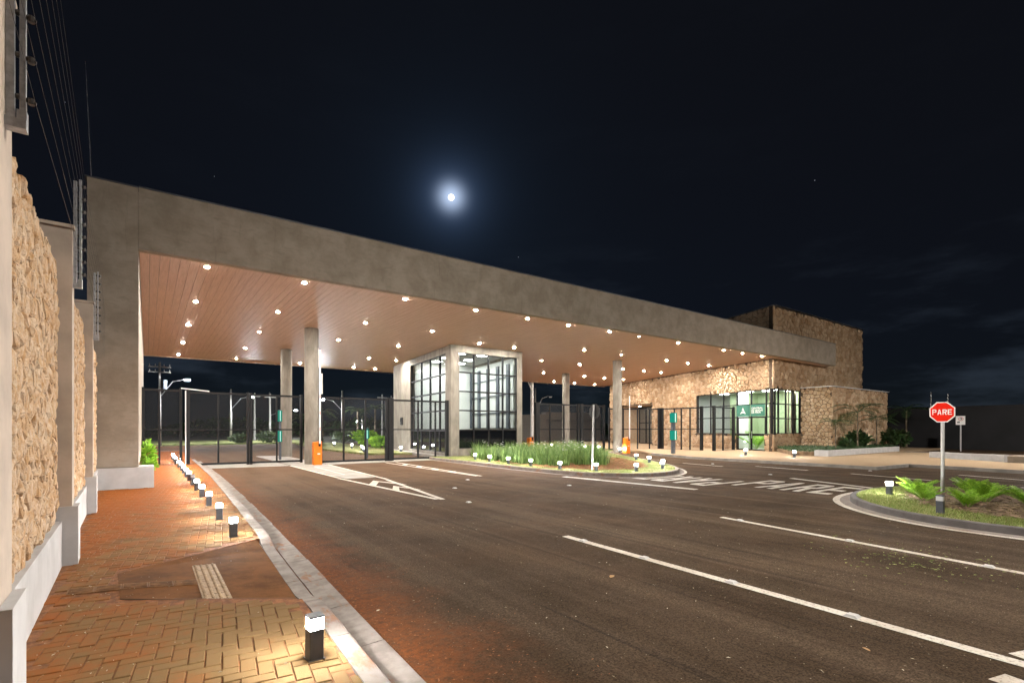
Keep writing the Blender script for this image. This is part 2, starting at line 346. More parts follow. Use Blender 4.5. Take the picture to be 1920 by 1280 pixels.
# ------------------------------------------------------------------ mesh helpers
class MB:
    def __init__(s): s.v = []; s.f = []
    def add(s, vs, fs):
        b = len(s.v); s.v.extend([tuple(p) for p in vs]); s.f.extend([tuple(i + b for i in q) for q in fs]); return s
    def box(s, x0, y0, z0, x1, y1, z1):
        return s.add([(x0, y0, z0), (x1, y0, z0), (x1, y1, z0), (x0, y1, z0), (x0, y0, z1), (x1, y0, z1), (x1, y1, z1), (x0, y1, z1)],
                     [(0, 3, 2, 1), (4, 5, 6, 7), (0, 1, 5, 4), (1, 2, 6, 5), (2, 3, 7, 6), (3, 0, 4, 7)])
    def hexa(s, q0, q1):                         # two quads, bottom and top
        return s.add(list(q0) + list(q1), [(3, 2, 1, 0), (4, 5, 6, 7), (0, 1, 5, 4), (1, 2, 6, 5), (2, 3, 7, 6), (3, 0, 4, 7)])
    def prism(s, poly, z0, z1):
        n = len(poly); b = [(p[0], p[1], z0) for p in poly]; t = [(p[0], p[1], z1) for p in poly]
        a = sum(poly[i][0] * poly[(i + 1) % n][1] - poly[(i + 1) % n][0] * poly[i][1] for i in range(n))
        if a < 0: b.reverse(); t.reverse()
        return s.add(b + t, [tuple(range(n - 1, -1, -1)), tuple(range(n, 2 * n))] + [(i, (i + 1) % n, n + (i + 1) % n, n + i) for i in range(n)])
    def sheet(s, poly, z):
        n = len(poly)
        a = sum(poly[i][0] * poly[(i + 1) % n][1] - poly[(i + 1) % n][0] * poly[i][1] for i in range(n))
        p = poly if a > 0 else poly[::-1]
        return s.add([(q[0], q[1], z) for q in p], [tuple(range(n))])
    def tube(s, p0, p1, r0, r1=None, n=8, cap=True):
        p0, p1 = Vector(p0), Vector(p1); r1 = r0 if r1 is None else r1
        d = (p1 - p0).normalized(); u = d.orthogonal().normalized(); w = d.cross(u)
        vs = [p0 + (u * math.cos(2 * math.pi * i / n) + w * math.sin(2 * math.pi * i / n)) * r0 for i in range(n)] + \
             [p1 + (u * math.cos(2 * math.pi * i / n) + w * math.sin(2 * math.pi * i / n)) * r1 for i in range(n)]
        fs = [(i, (i + 1) % n, n + (i + 1) % n, n + i) for i in range(n)]
        if cap: fs += [tuple(range(n - 1, -1, -1)), tuple(range(n, 2 * n))]
        return s.add(vs, fs)
    def path(s, pts, rs, n=8):
        for i in range(len(pts) - 1): s.tube(pts[i], pts[i + 1], rs[i], rs[i + 1], n)
        return s
    def wbox(s, P, d, a0, a1, o0, o1, z0, z1):   # box in a wall frame: along d from P, o = offset to the outside
        nx, ny = d[1], -d[0]
        def q(a, o, z): return (P[0] + d[0] * a + nx * o, P[1] + d[1] * a + ny * o, z)
        return s.hexa([q(a0, o0, z0), q(a1, o0, z0), q(a1, o1, z0), q(a0, o1, z0)], [q(a0, o0, z1), q(a1, o0, z1), q(a1, o1, z1), q(a0, o1, z1)])
    def mesh(s, name, mat, off=(0, 0, 0), smooth=False):
        me = bpy.data.meshes.new(name)
        me.from_pydata([(p[0] - off[0], p[1] - off[1], p[2] - off[2]) for p in s.v], [], s.f)
        if mat: me.materials.append(MATS[mat])
        if smooth: me.polygons.foreach_set('use_smooth', [True] * len(me.polygons))
        me.update(); return me
    def build(s, name, mat, parent=None, smooth=False, origin=None):
        off = Vector((0, 0, 0))
        if parent is not None: off = wloc(parent)
        elif origin is not None: off = Vector(origin)
        o = bpy.data.objects.new(name, s.mesh(name, mat, off, smooth)); COL.objects.link(o)
        if parent is not None: o.parent = parent
        else: o.location = off
        return o
def wloc(o):
    v = Vector(o.location)
    while o.parent: o = o.parent; v += o.location
    return v
def tag(o, label=None, cat=None, group=None, kind=None):
    if label: o['label'] = label
    if cat: o['category'] = cat
    if group: o['group'] = group
    if kind: o['kind'] = kind
    return o
def thing(name, label, cat, loc=(0, 0, 0), group=None, rz=0.0):
    o = bpy.data.objects.new(name, None); COL.objects.link(o); o.location = loc; o.rotation_euler = (0, 0, rz)
    o.empty_display_size = 0.2
    return tag(o, label, cat, group)
def structure(o): o['kind'] = 'structure'; return o
def copy_tree(o, parent=None):
    c = o.copy(); COL.objects.link(c); c.parent = parent
    for ch in o.children: copy_tree(ch, c)
    return c
def lerp_pts(pts, y):
    for (y0, x0), (y1, x1) in zip(pts, pts[1:]):
        if y <= y1: return x0 + (x1 - x0) * (y - y0) / (y1 - y0)
    return pts[-1][1]
ORD = ['first', 'second', 'third', 'fourth', 'fifth', 'sixth', 'seventh', 'eighth', 'ninth', 'tenth', 'eleventh', 'twelfth', 'thirteenth', 'fourteenth', 'fifteenth', 'sixteenth']

def clip_half(poly, n, c):
    out = []
    m = len(poly)
    for i in range(m):
        p, q = poly[i], poly[(i + 1) % m]
        dp, dq = n[0] * p[0] + n[1] * p[1] - c, n[0] * q[0] + n[1] * q[1] - c
        if dp <= 0: out.append(p)
        if (dp < 0 < dq) or (dq < 0 < dp):
            t = dp / (dp - dq); out.append((p[0] + (q[0] - p[0]) * t, p[1] + (q[1] - p[1]) * t))
    return out
def crazy_stones(w, h, sx, sy, seed, jit=0.42, holes=()):
    """irregular stone outlines filling w x h, cut clear of the rectangular holes"""
    rg = random.Random(seed)
    nx, ny = max(1, round(w / sx)), max(1, round(h / sy)); cx, cy_ = w / nx, h / ny
    P = {}
    for i in range(-1, nx + 1):
        for j in range(-1, ny + 1):
            P[i, j] = ((i + 0.5 + (0.25 if j % 2 else -0.25) + rg.uniform(-jit, jit)) * cx, (j + 0.5 + rg.uniform(-jit, jit)) * cy_)
    res = []
    for i in range(nx):
        for j in range(ny):
            p = P[i, j]; poly = [(0, 0), (w, 0), (w, h), (0, h)]
            for a in range(-2, 3):
                for b in range(-2, 3):
                    q = P.get((i + a, j + b))
                    if q is None or (a == 0 and b == 0): continue
                    n = (q[0] - p[0], q[1] - p[1]); c = (q[0] ** 2 + q[1] ** 2 - p[0] ** 2 - p[1] ** 2) / 2
                    poly = clip_half(poly, n, c)
                    if len(poly) < 3: break
                if len(poly) < 3: break
            if len(poly) < 3: continue
            gx, gy = sum(v[0] for v in poly) / len(poly), sum(v[1] for v in poly) / len(poly)
            dead = False
            for (x0, y0, x1, y1) in holes:
                px0, px1 = min(v[0] for v in poly), max(v[0] for v in poly); py0, py1 = min(v[1] for v in poly), max(v[1] for v in poly)
                if px1 <= x0 or px0 >= x1 or py1 <= y0 or py0 >= y1: continue
                sd = [(x0 - gx, (1, 0), x0), (gx - x1, (-1, 0), -x1), (y0 - gy, (0, 1), y0), (gy - y1, (0, -1), -y1)]
                d, n, c = max(sd)
                if d < -0.02: dead = True; break
                poly = clip_half(poly, n, c)
                if len(poly) < 3: dead = True; break
            if dead: continue
            area = abs(sum(poly[k][0] * poly[(k + 1) % len(poly)][1] - poly[(k + 1) % len(poly)][0] * poly[k][1] for k in range(len(poly)))) / 2
            if area < 0.12 * cx * cy_: continue
            res.append((poly, area))
    return res
def stone_shape(mb, poly, frame, gap, depth, rough, rg, rings=1):
    """one stone: outline shrunk by the joint, bulging face; frame(a, b, out) -> world"""
    n = len(poly); gx, gy = sum(p[0] for p in poly) / n, sum(p[1] for p in poly) / n
    rad = sum(math.hypot(p[0] - gx, p[1] - gy) for p in poly) / n
    k = max(0.5, 1 - gap / max(rad, 1e-3))
    dd = depth * rg.uniform(0.6, 1.35); ta, tb = rg.uniform(-1, 1) * rough, rg.uniform(-1, 1) * rough
    def ring(f, o, j):
        out = []
        for p in poly:
            a, b = gx + (p[0] - gx) * f * rg.uniform(1 - j, 1 + j * 0.3), gy + (p[1] - gy) * f * rg.uniform(1 - j, 1 + j * 0.3)
            out.append(frame(a, b, o + (0 if o <= 0 else (ta * (a - gx) + tb * (b - gy)) / max(rad, 0.01) * dd + rg.uniform(-1, 1) * rough * dd * 0.5)))
        return out
    rr = [ring(k, -0.01, 0.0), ring(k * 0.985, dd * 0.55, 0.04)]
    rr.append(ring(k * 0.78, dd, 0.08))
    if rings > 1: rr.append(ring(k * 0.42, dd * 1.22, 0.12))
    vs = [p for r in rr for p in r]; m = len(rr)
    vs.append(frame(gx, gy, dd * rg.uniform(1.0, 1.35)))
    fs = []
    for q in range(m - 1):
        fs += [(q * n + i, q * n + (i + 1) % n, (q + 1) * n + (i + 1) % n, (q + 1) * n + i) for i in range(n)]
    fs += [((m - 1) * n + i, (m - 1) * n + (i + 1) % n, m * n) for i in range(n)]
    mb.add(vs, fs)
def lay_stones(items, parent, mat, name='stone', limit=300):
    """items: (nearness, builder). The ones that show largest become parts, the rest one mesh"""
    items.sort(key=lambda t: t[0], reverse=True)
    for _, fn in items[:limit]:
        mb = MB(); fn(mb); mb.build(name, mat, parent)
    if len(items) > limit:
        mb = MB()
        for _, fn in items[limit:]: fn(mb)
        o = mb.build('far_' + name + 's', mat, parent); o['kind'] = 'stuff'

# ------------------------------------------------------------------ the setting: ground, road, pavements
SW = 0.13
structure(MB().sheet([(-900, -900), (900, -900), (900, 900), (-900, 900)], -0.03).build('ground', 'far_field'))
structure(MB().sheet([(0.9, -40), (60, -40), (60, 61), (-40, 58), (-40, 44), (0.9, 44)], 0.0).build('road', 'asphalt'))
KI = [(-12, 0.75), (2.0, 1.04), (3.5, 1.10), (8.4, 1.33), (12.8, 1.49), (19.2, 1.69), (26.3, 1.80), (44, 1.95)]   # (y, x) pavement edge
def kx(y): return lerp_pts(KI, y)
def ramp_drop(y):                                 # kerb is lowered along the ramp
    if y < 4.75 or y > 8.15: return 0.0
    if y < 5.25: return (y - 4.75) / 0.5
    if y > 7.6: return (8.15 - y) / 0.55
    return 1.0
def wallx(y): return -0.455 - 0.025 * y
# pavement bed (earth joints) left of the kerb, cut round the ramp
RAMP = [(-0.20, 5.90), (-0.26, 6.93), (1.27, 8.0), (1.15, 4.95)]
bed = MB()
ys = [-12, 2, 3.5, 4.95, 5.9, 6.93, 8.0, 8.4, 12.8, 16.5, 19.2, 26.3, 44]
def ramp_left(y):
    pts = [(4.95, 1.15), (5.9, -0.20), (6.93, -0.26), (8.0, 1.27)]
    return lerp_pts(pts, y) if 4.95 <= y <= 8.0 else None
for y0, y1 in zip(ys, ys[1:]):
    l0 = wallx(y0) - 0.3; l1 = wallx(y1) - 0.3
    r0 = kx(y0) if not (4.95 <= y0 <= 8.0 and 4.95 <= y1 <= 8.0) else ramp_left(y0)
    r1 = kx(y1) if not (4.95 <= y0 <= 8.0 and 4.95 <= y1 <= 8.0) else ramp_left(y1)
    bed.prism([(l0, y0), (r0, y0), (r1, y1), (l1, y1)], -0.02, SW - 0.0085)
pavement = structure(bed.build('pavement', 'red_earth'))
rs = MB()
rs.add([(-0.20, 5.90, SW + .002), (-0.26, 6.93, SW + .002), (kx(7.6) + .0, 7.6, 0.05), (1.27, 8.0, 0.11), (1.15, 4.95, 0.11), (kx(5.25), 5.25, 0.05)], [(0, 5, 2, 1), (0, 4, 5), (1, 2, 3)])
structure(rs.build('ramp', 'dusty_ramp'))

def inside(poly, x, y):
    c = False; n = len(poly)
    for i in range(n):
        (x0, y0), (x1, y1) = poly[i], poly[(i + 1) % n]
        if (y0 > y) != (y1 > y) and x < (x1 - x0) * (y - y0) / (y1 - y0) + x0: c = not c
    return c
# herringbone pavers, each its own block
PV = 0.10; G_ = 0.0035
def block_mesh(name, lx, ly):
    b = 0.0045; mb = MB()
    mb.add([(-lx, -ly, -0.03), (lx, -ly, -0.03), (lx, ly, -0.03), (-lx, ly, -0.03), (-lx, -ly, -b), (lx, -ly, -b), (lx, ly, -b), (-lx, ly, -b),
            (-lx + b, -ly + b, 0), (lx - b, -ly + b, 0), (lx - b, ly - b, 0), (-lx + b, ly - b, 0)],
           [(0, 1, 5, 4), (1, 2, 6, 5), (2, 3, 7, 6), (3, 0, 4, 7), (4, 5, 9, 8), (5, 6, 10, 9), (6, 7, 11, 10), (7, 4, 8, 11), (8, 9, 10, 11)])
    return mb
bm_h, bm_v = block_mesh('paver', PV - G_, PV / 2 - G_), block_mesh('paver', PV / 2 - G_, PV - G_)
me_h, me_v = bm_h.mesh('paver', 'paver'), bm_v.mesh('paver', 'paver')
pav = []
rg = random.Random(3)
TH = R(-6.0); CT, ST = math.cos(TH), math.sin(TH)            # the bond is laid slightly askew to the kerb
for i in range(-80, 440):
    for j in range(-40, 440):
        k = (i + j) % 4
        if k == 0: cx_, cy_, hv = i + 1.0, j + 0.5, 0          # lies along the pavement's width
        elif k == 2: cx_, cy_, hv = i + 0.5, j + 1.0, 1        # lies along its length
        else: continue
        ux, uy = cx_ * PV - 2.0, cy_ * PV - 2.0
        if ux * CT - uy * ST > 3.0 or ux * CT - uy * ST < -2.0: continue
        x, y = ux * CT - uy * ST, ux * ST + uy * CT
        if y < 2.2 or y > 43.0: continue
        hx = PV if hv == 0 else PV / 2; hy = PV / 2 if hv == 0 else PV
        if x - hx < wallx(y) - 0.16 or x + hx > kx(y) + (0.10 if not 4.6 < y < 8.3 else -0.004): continue
        if y > 16.5 and x - hx < -0.2: continue
        if any(inside(RAMP, x + a * hx * .98, y + b * hy * .98) for a in (-1, 0, 1) for b in (-1, 0, 1)): continue
        if -0.62 < x < 0.0 and 6.16 < y < 6.48: continue        # tactile strip
        pav.append((x, y, hv))
pav.sort(key=lambda t: t[1] * 0.81 + t[0] * 0.586)
far_p = MB()
for q, (x, y, hv) in enumerate(pav):
    z = SW + rg.uniform(-0.004, 0.003)
    if q < 300:
        o = bpy.data.objects.new('paver', me_v if hv else me_h); COL.objects.link(o); o.parent = pavement
        o.location = (x, y, z); o.rotation_euler = (rg.uniform(-.012, .012), rg.uniform(-.012, .012), TH + rg.uniform(-.012, .012))
    else:
        src = bm_v if hv else bm_h
        tx, ty = rg.uniform(-.02, .02), rg.uniform(-.02, .02)
        far_p.add([(x + p[0] * CT - p[1] * ST, y + p[0] * ST + p[1] * CT, z + p[2] + p[0] * tx + p[1] * ty) for p in src.v[4:]], [tuple(a - 4 for a in f) for f in src.f[4:]])
o = far_p.build('far_pavers', 'paver', pavement); o['kind'] = 'stuff'
# plain edging of half blocks where the herringbone meets kerb and wall is earth and grit

# kerb stones and gutter slabs along the left pavement
def kerb_run(name, pts_fn, ys_, w0, w1, ztop, mat, parent=None):
    pass
kerb_left = structure(MB().prism([(kx(-12), -12), (kx(-12) + .1, -12), (kx(44) + .1, 44), (kx(44), 44)], -0.02, -0.01).build('kerb', 'kerb_concrete'))
y = -3.0; k = 0
while y < 30:
    L = 0.98; y1 = y + L
    def kz(t): return SW + 0.008 - 0.092 * ramp_drop(t)
    a0, a1 = kx(y + .006) + .004, kx(y1 - .006) + .004
    j = rg.uniform(-.004, .004)
    w = 0.15
    nseg = [y + .006 + (L - .012) * t / 4 for t in range(5)]
    mb = MB()
    for s0, s1 in zip(nseg, nseg[1:]):
        x0, x1 = kx(s0) + .004 + j, kx(s1) + .004 + j
        b = 0.018
        prof0 = [(x0, -.02), (x0, kz(s0)), (x0 + w - b, kz(s0)), (x0 + w, kz(s0) - b), (x0 + w + .012, -.02)]
        prof1 = [(x1, -.02), (x1, kz(s1)), (x1 + w - b, kz(s1)), (x1 + w, kz(s1) - b), (x1 + w + .012, -.02)]
        vs = [(p[0], s0, p[1]) for p in prof0] + [(p[0], s1, p[1]) for p in prof1]
        fs = [(i, i + 1, 6 + i, 5 + i) for i in range(4)]
        if s0 == nseg[0]: fs.append((0, 1, 2, 3, 4))
        if s1 == nseg[-1]: fs.append((9, 8, 7, 6, 5))
        mb.add(vs, fs)
    mb.build('kerb_stone', 'kerb_concrete', kerb_left)
    # gutter slab
    g0, g1 = kx(y + .005) + .18 + j, kx(y1 - .005) + .18 + j
    gw = 0.235 + rg.uniform(-.012, .012)
    MB().hexa([(g0, y + .005, -.02), (g0 + gw, y + .005, -.02), (g1 + gw, y1 - .005, -.02), (g1, y1 - .005, -.02)],
              [(g0, y + .005, .010), (g0 + gw, y + .005, .022), (g1 + gw, y1 - .005, .022), (g1, y1 - .005, .010)]).build('gutter_slab', 'kerb_concrete', kerb_left)
    y = y1; k += 1

# tactile paving
def tactile_dome(label_y):
    pass
for t in range(6):
    y0 = 5.42 + t * 0.256
    xl = 0.425
    def rz_(x, y): return SW + 0.004 - (x + 0.23) * 0.052
    mb = MB(); q = [(xl, y0 + .004), (xl + .235, y0 + .004), (xl + .235, y0 + .25), (xl, y0 + .25)]
    mb.hexa([(a, b, rz_(a, b) - .02) for a, b in q], [(a, b, rz_(a, b) + .004) for a, b in q])
    for a in range(4):
        for b in range(5):
            cx_, cy2 = xl + .029 + a * .059, y0 + .027 + b * .05
            mb.tube((cx_, cy2, rz_(cx_, cy2) + .003), (cx_, cy2, rz_(cx_, cy2) + .013), .019, .011, 8)
    o = mb.build('tactile_tile', 'tactile_yellow', origin=(xl + .12, y0 + .127, SW))
    tag(o, ['nearest', 'second nearest', 'third nearest', 'third farthest', 'second farthest', 'farthest'][t] + ' studded tactile tile of the warning strip on the pavement ramp', 'tile', 'studded tactile tiles on the ramp')
for t in range(5):
    x0 = -0.62 + t * 0.212; x1 = x0 + 0.207
    yc0, yc1 = 6.42 - (x0 + .6) * 0.21, 6.42 - (x1 + .6) * 0.21
    z0 = SW + 0.003 - max(0, x0 + 0.2) * 0.052; z1 = SW + 0.003 - max(0, x1 + 0.2) * 0.052
    mb = MB(); mb.hexa([(x0, yc0 - .1, z0 - .02), (x1, yc1 - .1, z1 - .02), (x1, yc1 + .1, z1 - .02), (x0, yc0 + .1, z0 - .02)],
                       [(x0, yc0 - .1, z0 + .002), (x1, yc1 - .1, z1 + .002), (x1, yc1 + .1, z1 + .002), (x0, yc0 + .1, z0 + .002)])
    for s in (-.06, -.02, .02, .06):
        if t == 0: s2 = s
        mb.hexa([(x0 + .01, yc0 + s - .012, z0), (x1 - .01, yc1 + s - .012, z1), (x1 - .01, yc1 + s + .012, z1), (x0 + .01, yc0 + s + .012, z0)],
                [(x0 + .012, yc0 + s - .007, z0 + .011), (x1 - .012, yc1 + s - .007, z1 + .011), (x1 - .012, yc1 + s + .007, z1 + .011), (x0 + .012, yc0 + s + .007, z0 + .011)])
    o = mb.build('tactile_tile', 'tactile_dusty', origin=((x0 + x1) / 2, yc0, SW))
    tag(o, 'ribbed tactile guide tile, ' + ORD[t] + ' from the stone wall towards the ramp', 'tile', 'ribbed tactile guide tiles')

# concrete thresholds under the gates
slab = structure(MB().prism([(1.96, 24.9), (5.3, 24.6), (5.3, 27.6), (1.98, 27.9)], -.02, 0.012).build('gate_threshold', 'slab_concrete'))
structure(MB().prism([(7.0, 24.3), (13.2, 24.6), (13.2, 27.0), (7.0, 27.0)], -.02, 0.012).build('gate_threshold', 'slab_concrete'))
structure(MB().prism([(5.42, 17.0), (6.42, 17.0), (6.9, 24.5), (6.9, 34), (5.38, 34), (5.36, 24.5)], -.02, 0.016).build('lane_divider', 'slab_concrete'))

# road paint
def line(p0, p1, w, name='road_line', z=0.004):
    d = Vector((p1[0] - p0[0], p1[1] - p0[1])).normalized(); nx, ny = -d.y * w / 2, d.x * w / 2
    return structure(MB().sheet([(p0[0] + nx, p0[1] + ny), (p0[0] - nx, p0[1] - ny), (p1[0] - nx, p1[1] - ny), (p1[0] + nx, p1[1] + ny)], z).build(name, 'road_paint'))
line((5.36, 5.98), (4.95, -3.0), 0.13); line((8.93, 5.50), (7.6, -4.0), 0.12)
line((5.38, 0.86), (5.15, 0.2), 0.22); line((4.72, 0.86), (4.55, 0.2), 0.20)
line((11.95, 13.4), (12.42, 8.4), 0.26); line((17.85, 8.4), (16.45, 4.8), 0.22)
line((21.35, 15.2), (20.9, 12.8), 0.13); line((22.2, 12.0), (21.8, 9.6), 0.15); line((21.5, 7.95), (20.8, 5.35), 0.14)
line((25.4, 9.7), (25.2, 7.5), 0.13) if False else None
line((24.1, 5.4), (23.3, 3.4), 0.13); line((20.4, 3.2), (19.9, 0.6), 0.14); line((22.6, 19.0), (22.4, 17.0), 0.14)
# painted separators in front of the gates
line((5.27, 24.4), (5.30, 17.5), 0.13, z=0.021); line((5.30, 17.5), (5.66, 10.9), 0.13)
line((6.86, 24.3), (6.46, 16.0), 0.13, z=0.021); line((6.46, 16.0), (5.76, 10.8), 0.13)
for (a, b, c, w_) in (((5.42, 14.9), (5.98, 16.0), (6.36, 14.7), 0.5), ((5.52, 13.3), (5.92, 14.2), (6.16, 13.2), 0.42)):
    structure(MB().sheet([a, (a[0] + .03, a[1] - w_), (b[0], b[1] - w_ * 1.4), (c[0] - .03, c[1] - w_), c, b][::-1], 0.0046).build('chevron', 'road_paint')) if False else None
    structure(MB().add([(a[0], a[1], .0046), (a[0] + .03, a[1] - w_, .0046), (b[0], b[1] - w_, .0046), (b[0], b[1], .0046)], [(0, 1, 2, 3)]).add([(b[0], b[1], .0046), (b[0], b[1] - w_, .0046), (c[0], c[1] - w_, .0046), (c[0], c[1], .0046)], [(0, 1, 2, 3)]).build('chevron_marking', 'road_paint'))
line((6.0, 23.2), (5.85, 18.5), 0.08, z=0.021)
line((9.62, 24.0), (9.58, 15.4), 0.12); line((10.15, 24.0), (9.70, 15.3), 0.12)
for t in range(4):
    yy = 17.4 + t * 1.6
    line((9.62, yy - .3), (9.70 + (yy - 15.3) * 0.05, yy + .25), 0.28, 'chevron_marking', 0.0045)

# block letters for the road and the sign
def letter(ch, w=0.6, tx=0.15, ty=0.16):
    q = []
    def rect(x0, y0, x1, y1): q.append([(x0, y0), (x1, y0), (x1, y1), (x0, y1)])
    if ch in 'PRE': rect(0, 0, tx, 1)
    if ch in 'PR':
        rect(tx, 1 - ty, w - tx * .5, 1); rect(tx, .44, w - tx * .5, .44 + ty)
        q.append([(w - tx, .44 + ty), (w - tx, 1 - ty), (w - tx * .5, 1), (w, 1 - ty * .6), (w, .44 + ty * .6), (w - tx * .5, .44)][::-1])
    if ch == 'R': q.append([(w * .45, .44), (w * .45 + tx * 1.1, .44), (w, 0), (w - tx * 1.15, 0)][::-1])
    if ch == 'E': rect(tx, 1 - ty, w, 1); rect(tx, .5 - ty / 2, w * .88, .5 + ty / 2); rect(tx, 0, w, ty)
    if ch == 'A':
        q.append([(0, 0), (tx * 1.1, 0), (w / 2, 1 - ty * 1.2), (w / 2, 1), (w / 2 - tx * .55, 1)])
        q.append([(w, 0), (w / 2 + tx * .55, 1), (w / 2, 1), (w / 2, 1 - ty * 1.2), (w - tx * 1.1, 0)])
        def xl(y_): return tx * 1.1 + (w / 2 - tx * 1.1) * y_ / (1 - ty * 1.2)
        q.append([(xl(.24), .24), (w - xl(.24), .24), (w - xl(.24 + ty), .24 + ty), (xl(.24 + ty), .24 + ty)])
    return q
def road_word(word, org, right, up, w, h, step):
    for i, ch in enumerate(word):
        mb = MB()
        for poly in letter(ch, 0.6, 0.17, 0.15):
            pts = [(org[0] + right[0] * (i * step + p[0] / .6 * w) + up[0] * p[1] * h, org[1] + right[1] * (i * step + p[0] / .6 * w) + up[1] * p[1] * h) for p in poly]
            mb.sheet(pts, 0.004)
        structure(mb.build('road_letter', 'road_paint'))
road_word('PARE', (14.30, 8.50), (-0.04, -0.999), (0.999, -0.02), 0.55, 2.3, 0.725)
road_word('PARE', (15.55, 8.75), (0.03, 0.999), (-0.999, 0.04), 0.56, 2.15, 0.76)

def inset(poly, d):
    n = len(poly); out = []
    a = sum(poly[i][0] * poly[(i + 1) % n][1] - poly[(i + 1) % n][0] * poly[i][1] for i in range(n))
    sg = 1 if a > 0 else -1
    for i in range(n):
        p0, p, p1 = Vector(poly[i - 1]), Vector(poly[i]), Vector(poly[(i + 1) % n])
        e0, e1 = (p - p0).normalized(), (p1 - p).normalized()
        n0, n1 = Vector((-e0.y, e0.x)) * sg, Vector((-e1.y, e1.x)) * sg
        b = (n0 + n1); b = b / max(0.3, b.length_squared) * 2
        out.append((p.x + b.x * d * 0.999, p.y + b.y * d * 0.999))
    return out
def smooth_poly(pts, it=2):
    for _ in range(it):
        q = []
        for i in range(len(pts)):
            a, b = pts[i], pts[(i + 1) % len(pts)]
            q += [(a[0] * .75 + b[0] * .25, a[1] * .75 + b[1] * .25), (a[0] * .25 + b[0] * .75, a[1] * .25 + b[1] * .75)]
        pts = q
    return pts
def ring(mb, A, B, zA, zB, open_at=None):
    n = len(A)
    for i in range(n):
        j = (i + 1) % n
        mb.add([(A[i][0], A[i][1], zA), (A[j][0], A[j][1], zA), (B[j][0], B[j][1], zB), (B[i][0], B[i][1], zB)], [(0, 1, 2, 3)])
def island(name, outer, lawn_mat, line_w, keep_line=lambda p: True, kerb_mat='kerb_concrete'):
    o1 = inset(outer, line_w); o2 = inset(outer, line_w + .20); o3 = inset(outer, line_w + .205); o4 = inset(outer, line_w + .33)
    mb = MB()
    n = len(outer)
    for i in range(n):
        j = (i + 1) % n
        if keep_line(outer[i]) and keep_line(outer[j]):
            mb.add([(*outer[i], .004), (*outer[j], .004), (*o1[j], .004), (*o1[i], .004)], [(0, 1, 2, 3)])
    structure(mb.build('edge_line', 'road_paint'))
    mb = MB(); ring(mb, o1, o2, 0.006, 0.012); structure(mb.build('gutter', 'kerb_concrete'))
    mb = MB(); ring(mb, o2, o3, 0.012, SW - .01); ring(mb, o3, inset(outer, line_w + .22), SW - .01, SW + .004); ring(mb, inset(outer, line_w + .22), o4, SW + .004, SW + .004)
    structure(mb.build('kerb', kerb_mat))
    structure(MB().sheet(o4, SW).build(name, lawn_mat))
    return o4
CEN = smooth_poly([(12.2, 25.0), (12.18, 21.3), (12.05, 16.7), (12.2, 13.6), (12.9, 12.0), (14.5, 11.1), (16.3, 11.4), (17.8, 12.5), (18.9, 13.75), (20.0, 15.31), (21.7, 18.06), (23.3, 20.67), (25.6, 24.0), (28.6, 24.6), (28.6, 26.2), (20, 26.2), (12.6, 26.2)], 2)
CEN_IN = island('flower_bed', CEN, 'lawn_base', 0.10, lambda p: p[1] < 16.5 and p[0] > 13.0)
RIS = smooth_poly([(10.75, -12), (10.8, 0), (10.82, 1.8), (10.9, 2.9), (11.5, 4.0), (12.6, 5.0), (13.9, 5.55), (15.4, 5.65), (16.7, 5.4), (17.7, 4.6), (18.0, 3), (18.2, -12)], 2)
RIS_IN = island('lawn', RIS, 'lawn_base', 0.14, kerb_mat='kerb_dark')
# pavement on the building's side
RSW = [(26.2, 21.0), (25.3, 18.6), (24.7, 17.0), (24.55, 13.75), (24.4, 11.1), (24.3, 8.9), (24.2, 8.0), (27.25, 7.8), (27.25, 7.0), (26.6, 4.1), (25.8, 0), (25.3, -8), (40.0, -8), (41.4, 12.3), (52, 12.6), (52, 45), (33, 45), (29.4, 27.2), (28.7, 24.0)]
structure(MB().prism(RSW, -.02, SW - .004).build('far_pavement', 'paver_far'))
mb = MB()
for i in range(10):
    a, b = RSW[i], RSW[i + 1]
    d = Vector((b[0] - a[0], b[1] - a[1])); L = d.length; d.normalize(); nx, ny = d.y, -d.x
    if nx * (30 - a[0]) + ny * (10 - a[1]) < 0: nx, ny = -nx, -ny
    mb.hexa([(a[0] - nx * .01, a[1] - ny * .01, -.02), (b[0] - nx * .01, b[1] - ny * .01, -.02), (b[0] + nx * .14, b[1] + ny * .14, -.02), (a[0] + nx * .14, a[1] + ny * .14, -.02)],
            [(a[0] - nx * .01, a[1] - ny * .01, SW + .002 + i * .0003), (b[0] - nx * .01, b[1] - ny * .01, SW + .002 + i * .0003), (b[0] + nx * .14, b[1] + ny * .14, SW + .002 + i * .0003), (a[0] + nx * .14, a[1] + ny * .14, SW + .002 + i * .0003)])
structure(mb.build('kerb', 'slab_concrete'))
structure(MB().prism([(13.3, 25.0), (19.6, 25.0), (21.6, 37.2), (14.8, 37.2)], -.02, SW + .006).build('guardhouse_base', 'slab_concrete'))
structure(MB().prism([(40.5, -40), (41.2, -40), (42.4, 12.2), (41.6, 12.2)], -.02, SW).build('kerb', 'kerb_concrete'))
# verge and inner lawns beyond the gates
structure(MB().prism([(-60, 60.5), (14.5, 62), (17, 63.5), (17, 80), (-60, 80)], -.02, 0.10).build('verge', 'lawn_base'))
structure(MB().prism([(11.4, 31.8), (14.2, 30.2), (14.9, 37.5), (17.5, 58), (13.0, 58), (11.2, 40)], -.02, 0.12).build('inner_lawn', 'lawn_base'))

